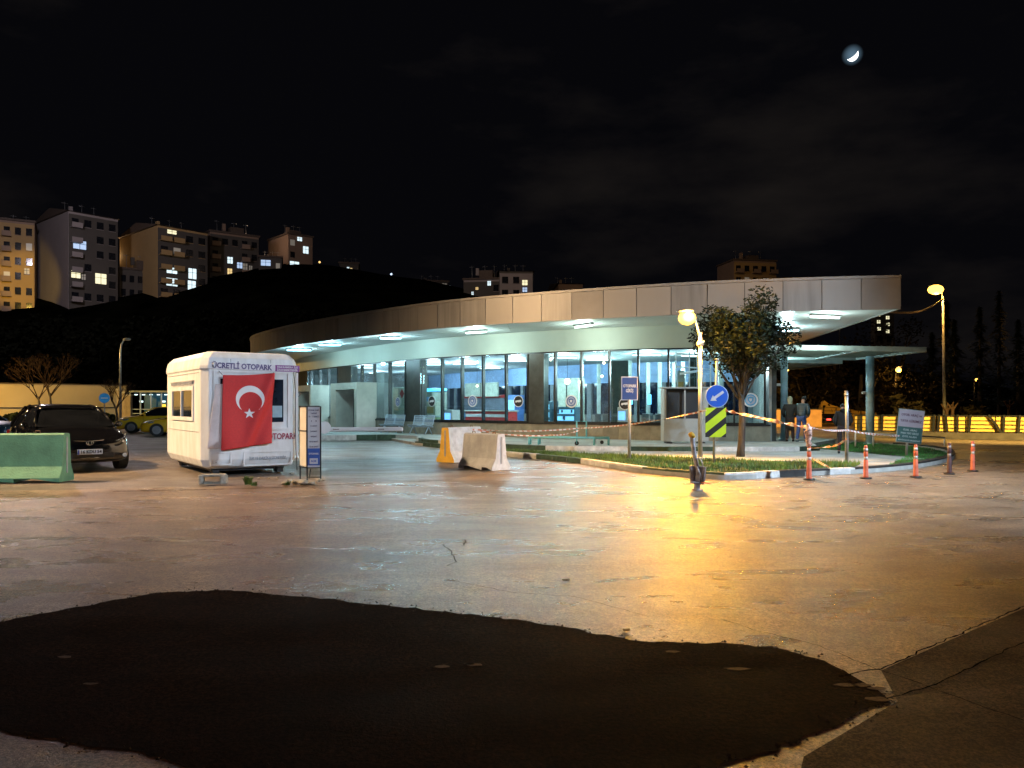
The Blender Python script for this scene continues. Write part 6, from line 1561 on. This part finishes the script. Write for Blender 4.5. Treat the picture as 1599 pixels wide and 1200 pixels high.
M_aw = mat('apartment_plaster', (.30, .27, .27), .85, var=.06, vscale=.15); M_ao = mat('apartment_ochre', (.40, .27, .12), .85, var=.06, vscale=.15); M_ab = mat('apartment_brown', (.28, .20, .15), .85, var=.08, vscale=.15); M_af = mat('apartment_unlit', (.085, .078, .07), .85, var=.08, vscale=.2)  # the dark front tone holds the shade of the unlit faces
M_win = mat('dark_window', (.012, .014, .018), .1)
LIT = {'w': emis('lit_white', (.72, .92, 1), 1.15), 'y': emis('lit_yellow', (1, .93, .58), 1.05), 'b': emis('lit_blue', (.50, .68, 1), .8), 'd': emis('lit_dim', (.6, .58, .5), .12), 'o': emis('lit_orange', (1, .70, .3), .9)}
def apt(label, uc, vt, d, u0, u1, vb, yaw, side_m, front_m, lit=(), roof='gable', cols=5, fl=2.9, balc=(1, 3)):
    """near vertical corner at column uc; left side face runs to u0, front face to u1"""
    c0 = P(uc, 600, d); ztop = EYE + (HOR - vt) / FPX * d; zb = EYE + (HOR - vb) / FPX * d - 6
    y_ = R(yaw); fd = Vector((math.cos(y_), math.sin(y_), 0)); sd = Vector((-math.sin(y_), math.cos(y_), 0))
    def reach(u, dv): q = (u - CX) / FPX; return (q * c0.y - c0.x) / (dv.x - q * dv.y)
    Lf = abs(reach(u1, fd)); Ls = abs(reach(u0, sd)) if u0 < uc else 10
    Ls = min(Ls, 26); Lf = min(Lf, 60)
    t = thing('apartment_building', label, 'building', (c0.x, c0.y, zb), y_); H_ = ztop - zb
    bb = B(); bb.box((Lf / 2, Ls / 2, H_ / 2), (Lf, Ls, H_)); w_ = bb.build('wall', [side_m], t)
    bb = B(); bb.box((Lf / 2, -.06, H_ / 2 - .2), (Lf - .1, .10, H_ - .5)); bb.build('front_tone_layer', front_m, t)  # layer added so the front can take its own, mostly shaded, tone
    bb = B()
    if roof == 'gable':
        bb.face([(-.4, -.4, H_ + .1), (-.4, Ls + .4, H_ + .1), (-.4, Ls / 2, H_ + 2.0)]); bb.face([(Lf + .4, -.4, H_ + .1), (Lf + .4, Ls + .4, H_ + .1), (Lf + .4, Ls / 2, H_ + 2.0)])
        bb.face([(-.4, -.4, H_ + .1), (Lf + .4, -.4, H_ + .1), (Lf + .4, Ls / 2, H_ + 2), (-.4, Ls / 2, H_ + 2)]); bb.face([(-.4, Ls + .4, H_ + .1), (Lf + .4, Ls + .4, H_ + .1), (Lf + .4, Ls / 2, H_ + 2), (-.4, Ls / 2, H_ + 2)]); bb.face([(-.4, -.4, H_ + .1), (Lf + .4, -.4, H_ + .1), (Lf + .4, Ls + .4, H_ + .1), (-.4, Ls + .4, H_ + .1)])
    else: bb.box((Lf / 2, Ls / 2, H_ + .25), (Lf + .5, Ls + .5, .4)); bb.box((Lf * .6, Ls / 2, H_ + 1.2), (3, 3, 1.8))
    rf = bb.build('roof', mat('roof_dark', (.10, .075, .06), .8), t)
    B().box((Lf * .35, Ls * .45, H_ + 2.0), (.7, .7, 1.6)).build('chimney', side_m, rf)
    bb = B()
    for ax in (.2, .55, .8): bb.tube([(Lf * ax, Ls * .4, H_), (Lf * ax, Ls * .4, H_ + 3.4)], .05, 4); bb.tube([(Lf * ax - .6, Ls * .4, H_ + 3.1), (Lf * ax + .6, Ls * .4, H_ + 3.1)], .04, 4)
    bb.build('aerial', M_steel, rf)
    nf = int((H_ - 5) / fl); spots = [((i + .5) * Lf / cols, H_ - 1.9 - j * fl) for j in range(nf) for i in range(cols)]
    litp = []; rw = random.Random(int(uc))
    for (u, v, k_, ww, hh_) in lit:
        q = (u - CX) / FPX; s_ = (q * c0.y - c0.x) / (fd.x - q * fd.y); dd_ = c0.y + s_ * fd.y; z = EYE + (HOR - v) / FPX * dd_ - zb
        cosv = max(.25, abs(fd.x - q * fd.y)); wm = ww / FPX * dd_ / cosv; hm_ = hh_ / FPX * dd_
        bb = B(); bb.box((s_, -.16, z), (wm, .06, hm_)); f = bb.build('window', LIT[k_], t)
        bb = B(); bb.box((s_, -.20, z), (.09, .05, hm_)); bb.box((s_, -.20, z + hm_ * .1), (wm, .05, .07)); bb.box((s_, -.19, z - hm_ / 2 - .06), (wm + .2, .16, .1)); bb.build('window_frame', M_dgrey, f)
        litp.append((s_, z, wm, hm_))
    for x, z in spots:
        if z < 2 or any(abs(x - a_) < w2_ / 2 + .9 and abs(z - b_) < h2_ / 2 + 1.0 for a_, b_, w2_, h2_ in litp): continue
        bb = B(); bb.box((x, -.13, z), (min(1.6, Lf / cols * .55), .05, 1.4)); bb.box((x, -.125, z - .78), (min(1.9, Lf / cols * .6), .2, .08), mi=1); bb.build('window', [M_win if rw.random() > .10 else LIT['d'], side_m], t)
    for bi in balc:
        if bi < cols:
            for j in range(nf):
                x, z = (bi + .5) * Lf / cols, H_ - 3.1 - j * fl
                if z > 2: bb = B(); bb.box((x, -.75, z), (Lf / cols * .85, 1.2, .14)); bb.box((x, -1.33, z + .5), (Lf / cols * .85, .07, .85)); bb.build('balcony', side_m, t)
    return t
apt('yellow lit apartment block at the left edge behind the hill trees', -34, 340, 146, -70, 54, 480, 30, M_ab, M_ao, [(42, 424, 'd', 8, 9)], 'flat', 5, balc=(0, 1, 2))
apt('tall pale gabled apartment block second from the left with four lit windows', 107, 330, 150, 55, 184, 470, 50, M_aw, M_af, [(124, 383, 'b', 20, 13), (118, 429, 'y', 14, 11), (130, 433, 'd', 6, 9), (157, 436, 'y', 17, 16)], 'gable', 4, balc=(0,))
apt('low dark block between the pale gabled block and the ochre one', 186, 420, 160, 182, 250, 480, 40, M_af, M_af, [], 'flat', 5, balc=())
apt('ochre gabled apartment block with two rows of bluish lit windows', 246, 352, 158, 187, 324, 480, 48, M_ao, M_af, [(268, 363, 'y', 14, 6), (268, 423, 'w', 16, 9), (268, 441, 'w', 17, 12), (262, 480, 'w', 9, 12), (300, 428, 'w', 12, 16), (299, 447, 'w', 12, 16)], 'gable', 4, balc=(0, 1))
apt('dark flat topped apartment block with six bluish lit windows in the middle of the hill', 328, 362, 172, 316, 404, 470, 36, M_ab, M_af, [(359, 407, 'w', 8, 10), (358.5, 425, 'o', 7, 10), (374, 415, 'b', 8, 9), (382.5, 418, 'd', 7, 12), (391, 420, 'd', 5, 9), (374, 433, 'w', 6, 10), (382, 436, 'w', 7, 14), (391.5, 436, 'd', 7, 10)], 'flat', 5, balc=(0, 3))
apt('low dark house with one wide bluish window below the brown tower', 404, 402, 176, 396, 440, 450, 16, M_af, M_af, [(415, 411, 'b', 15, 9)], 'flat', 3, balc=())
apt('brown apartment tower with four bluish lit windows on the hill crest', 450, 366, 185, 419, 488, 435, 42, M_ab, M_ab, [(467.5, 374, 'w', 7, 6), (477, 391, 'w', 8, 11), (459.5, 414, 'w', 14, 10), (476.5, 418, 'w', 8, 7)], 'flat', 3, balc=())
apt('dim hillside house with a yellow window left of the pale hipped block', 655, 440, 190, 640, 700, 470, 12, M_af, M_af, [(661, 454, 'y', 9, 8), (694, 446, 'd', 7, 6)], 'flat', 3, balc=())
apt('small dark hillside house with twin white windows', 530, 412, 200, 522, 560, 440, 10, M_af, M_af, [(543.5, 421, 'w', 3.5, 7), (548.5, 422, 'o', 3, 6)], 'flat', 3, balc=())
apt('pale hipped block above the middle of the terminal roof with stacked windows', 780, 424, 170, 724, 832, 480, 3, M_af, M_aw, [(819.5, 442, 'y', 8, 8), (819.5, 453, 'b', 7, 7)], 'gable', 3, balc=())
apt('lower dark wing with small lit windows beside the pale hipped block', 724, 438, 172, 720, 782, 480, -8, M_aw, M_af, [(733, 463, 'w', 6, 5), (745, 451, 'o', 4, 4), (764, 443, 'w', 5, 7), (738, 459, 'w', 3, 6)], 'flat', 4, balc=())
apt('brown gabled house just above the terminal roof right of the pale block', 872, 444, 180, 840, 910, 480, 4, M_ab, M_ab, [], 'gable', 3, balc=())
apt('ochre flat roofed apartment block above the right part of the terminal roof', 1146, 407, 190, 1120, 1212, 480, 10, M_ab, M_ao, [], 'flat', 5, balc=(0, 2, 4))
apt('dark distant tower with two columns of yellow lit windows under the roof tip', 1366, 478, 180, 1360, 1396, 540, 6, M_af, M_af, [(1371.5, 492, 'y', 5, 5), (1371.5, 503, 'y', 5, 5), (1372, 514, 'y', 5, 5), (1385.5, 486.5, 'y', 4, 4), (1385.5, 496.5, 'y', 5, 5), (1386, 507, 'y', 5, 5), (1385.5, 518, 'y', 5, 5)], 'flat', 2, balc=())
# tiny hillside lights on low posts
for i, (u, v, c_) in enumerate(((499, 414, 'o'), (441, 425, 'w'), (611, 444, 'b'), (694, 455.5, 'w'), (703, 464, 'w'), (1312, 512, 'o'), (470, 420, 'd'))):
    p = P(u, v, 196 if u < 900 else 75); t = thing('hillside_light', 'tiny light on a post among the dark hillside trees', 'lamp', (p.x, p.y, max(0, hillz(p.x, p.y))), 0, 'tiny lights on the hillside'); z0 = t.location.z
    B().ball((0, 0, max(.5, p.z - z0)), .30 if u < 900 else .1, sub=1).build('bulb', emis('hill_light_' + c_, {'o': (1, .6, .2), 'w': (.8, .95, 1), 'b': (.6, .75, 1), 'd': (.6, .6, .5)}[c_], 1.6), t); B().tube([(0, .1, 0), (0, .1, max(.5, p.z - z0))], .05, 5).build('post', M_black, t)
# unseen lights added to brighten the facades of the hill district
lamp_point('hill_light', tuple(P(30, 446, 130)), 13000, (1, .62, .10), .6, None, 34, 'SPOT', tuple(P(40, 440, 152)))
lamp_point('hill_light', tuple(P(20, 250, 108)), 22000, (.92, .80, .90), 1.0)
lamp_point('hill_light', tuple(P(184, 400, 172)), 1300, (1, .62, .28), .8)
lamp_point('hill_light', tuple(P(405, 372, 182)), 600, (1, .66, .42), .8)
lamp_point('hill_light', tuple(P(330, 280, 105)), 3000, (1, .85, .74), 1.0)
lamp_point('hill_light', tuple(P(780, 300, 140)), 4500, (1, .72, .55), .8)
lamp_point('hill_light', tuple(P(1150, 330, 160)), 2600, (1, .62, .28), .8)

# ================================================================== MOON (a true crescent solid, far away)
dm = 2000.0; mc = Vector((0, 0, EYE)) + MOONDIR * dm; rm = 8.0 / FPX * dm
bx_, bz_ = Vector((1, 0, 0)), MOONDIR.cross(Vector((1, 0, 0))).normalized() * -1
if bz_.z < 0: bz_ = -bz_
N_ = 24; th0 = R(-50); outer = []; innr = []
for i in range(N_ + 1):
    a_ = th0 - R(90) + R(180) * i / N_; outer.append((math.cos(a_), math.sin(a_)))
    la, lb_ = math.cos(a_ - th0), math.sin(a_ - th0); la *= .30; innr.append((la * math.cos(th0) - lb_ * math.sin(th0), la * math.sin(th0) + lb_ * math.cos(th0)))
bb = B()
for i in range(N_):
    q = [outer[i], outer[i + 1], innr[i + 1], innr[i]]; fr_ = [mc + (bx_ * x + bz_ * z) * rm for x, z in q]; bk_ = [p + MOONDIR * rm * .5 for p in fr_]
    bb.face(fr_); bb.face(bk_[::-1]); bb.face([fr_[0], fr_[1], bk_[1], bk_[0]]); bb.face([fr_[2], fr_[3], bk_[3], bk_[2]])
o = bb.build('moon', emis('moon_glow', (.95, .98, 1), 3.0)); tag(o, 'bright crescent moon high in the right of the night sky', 'moon')
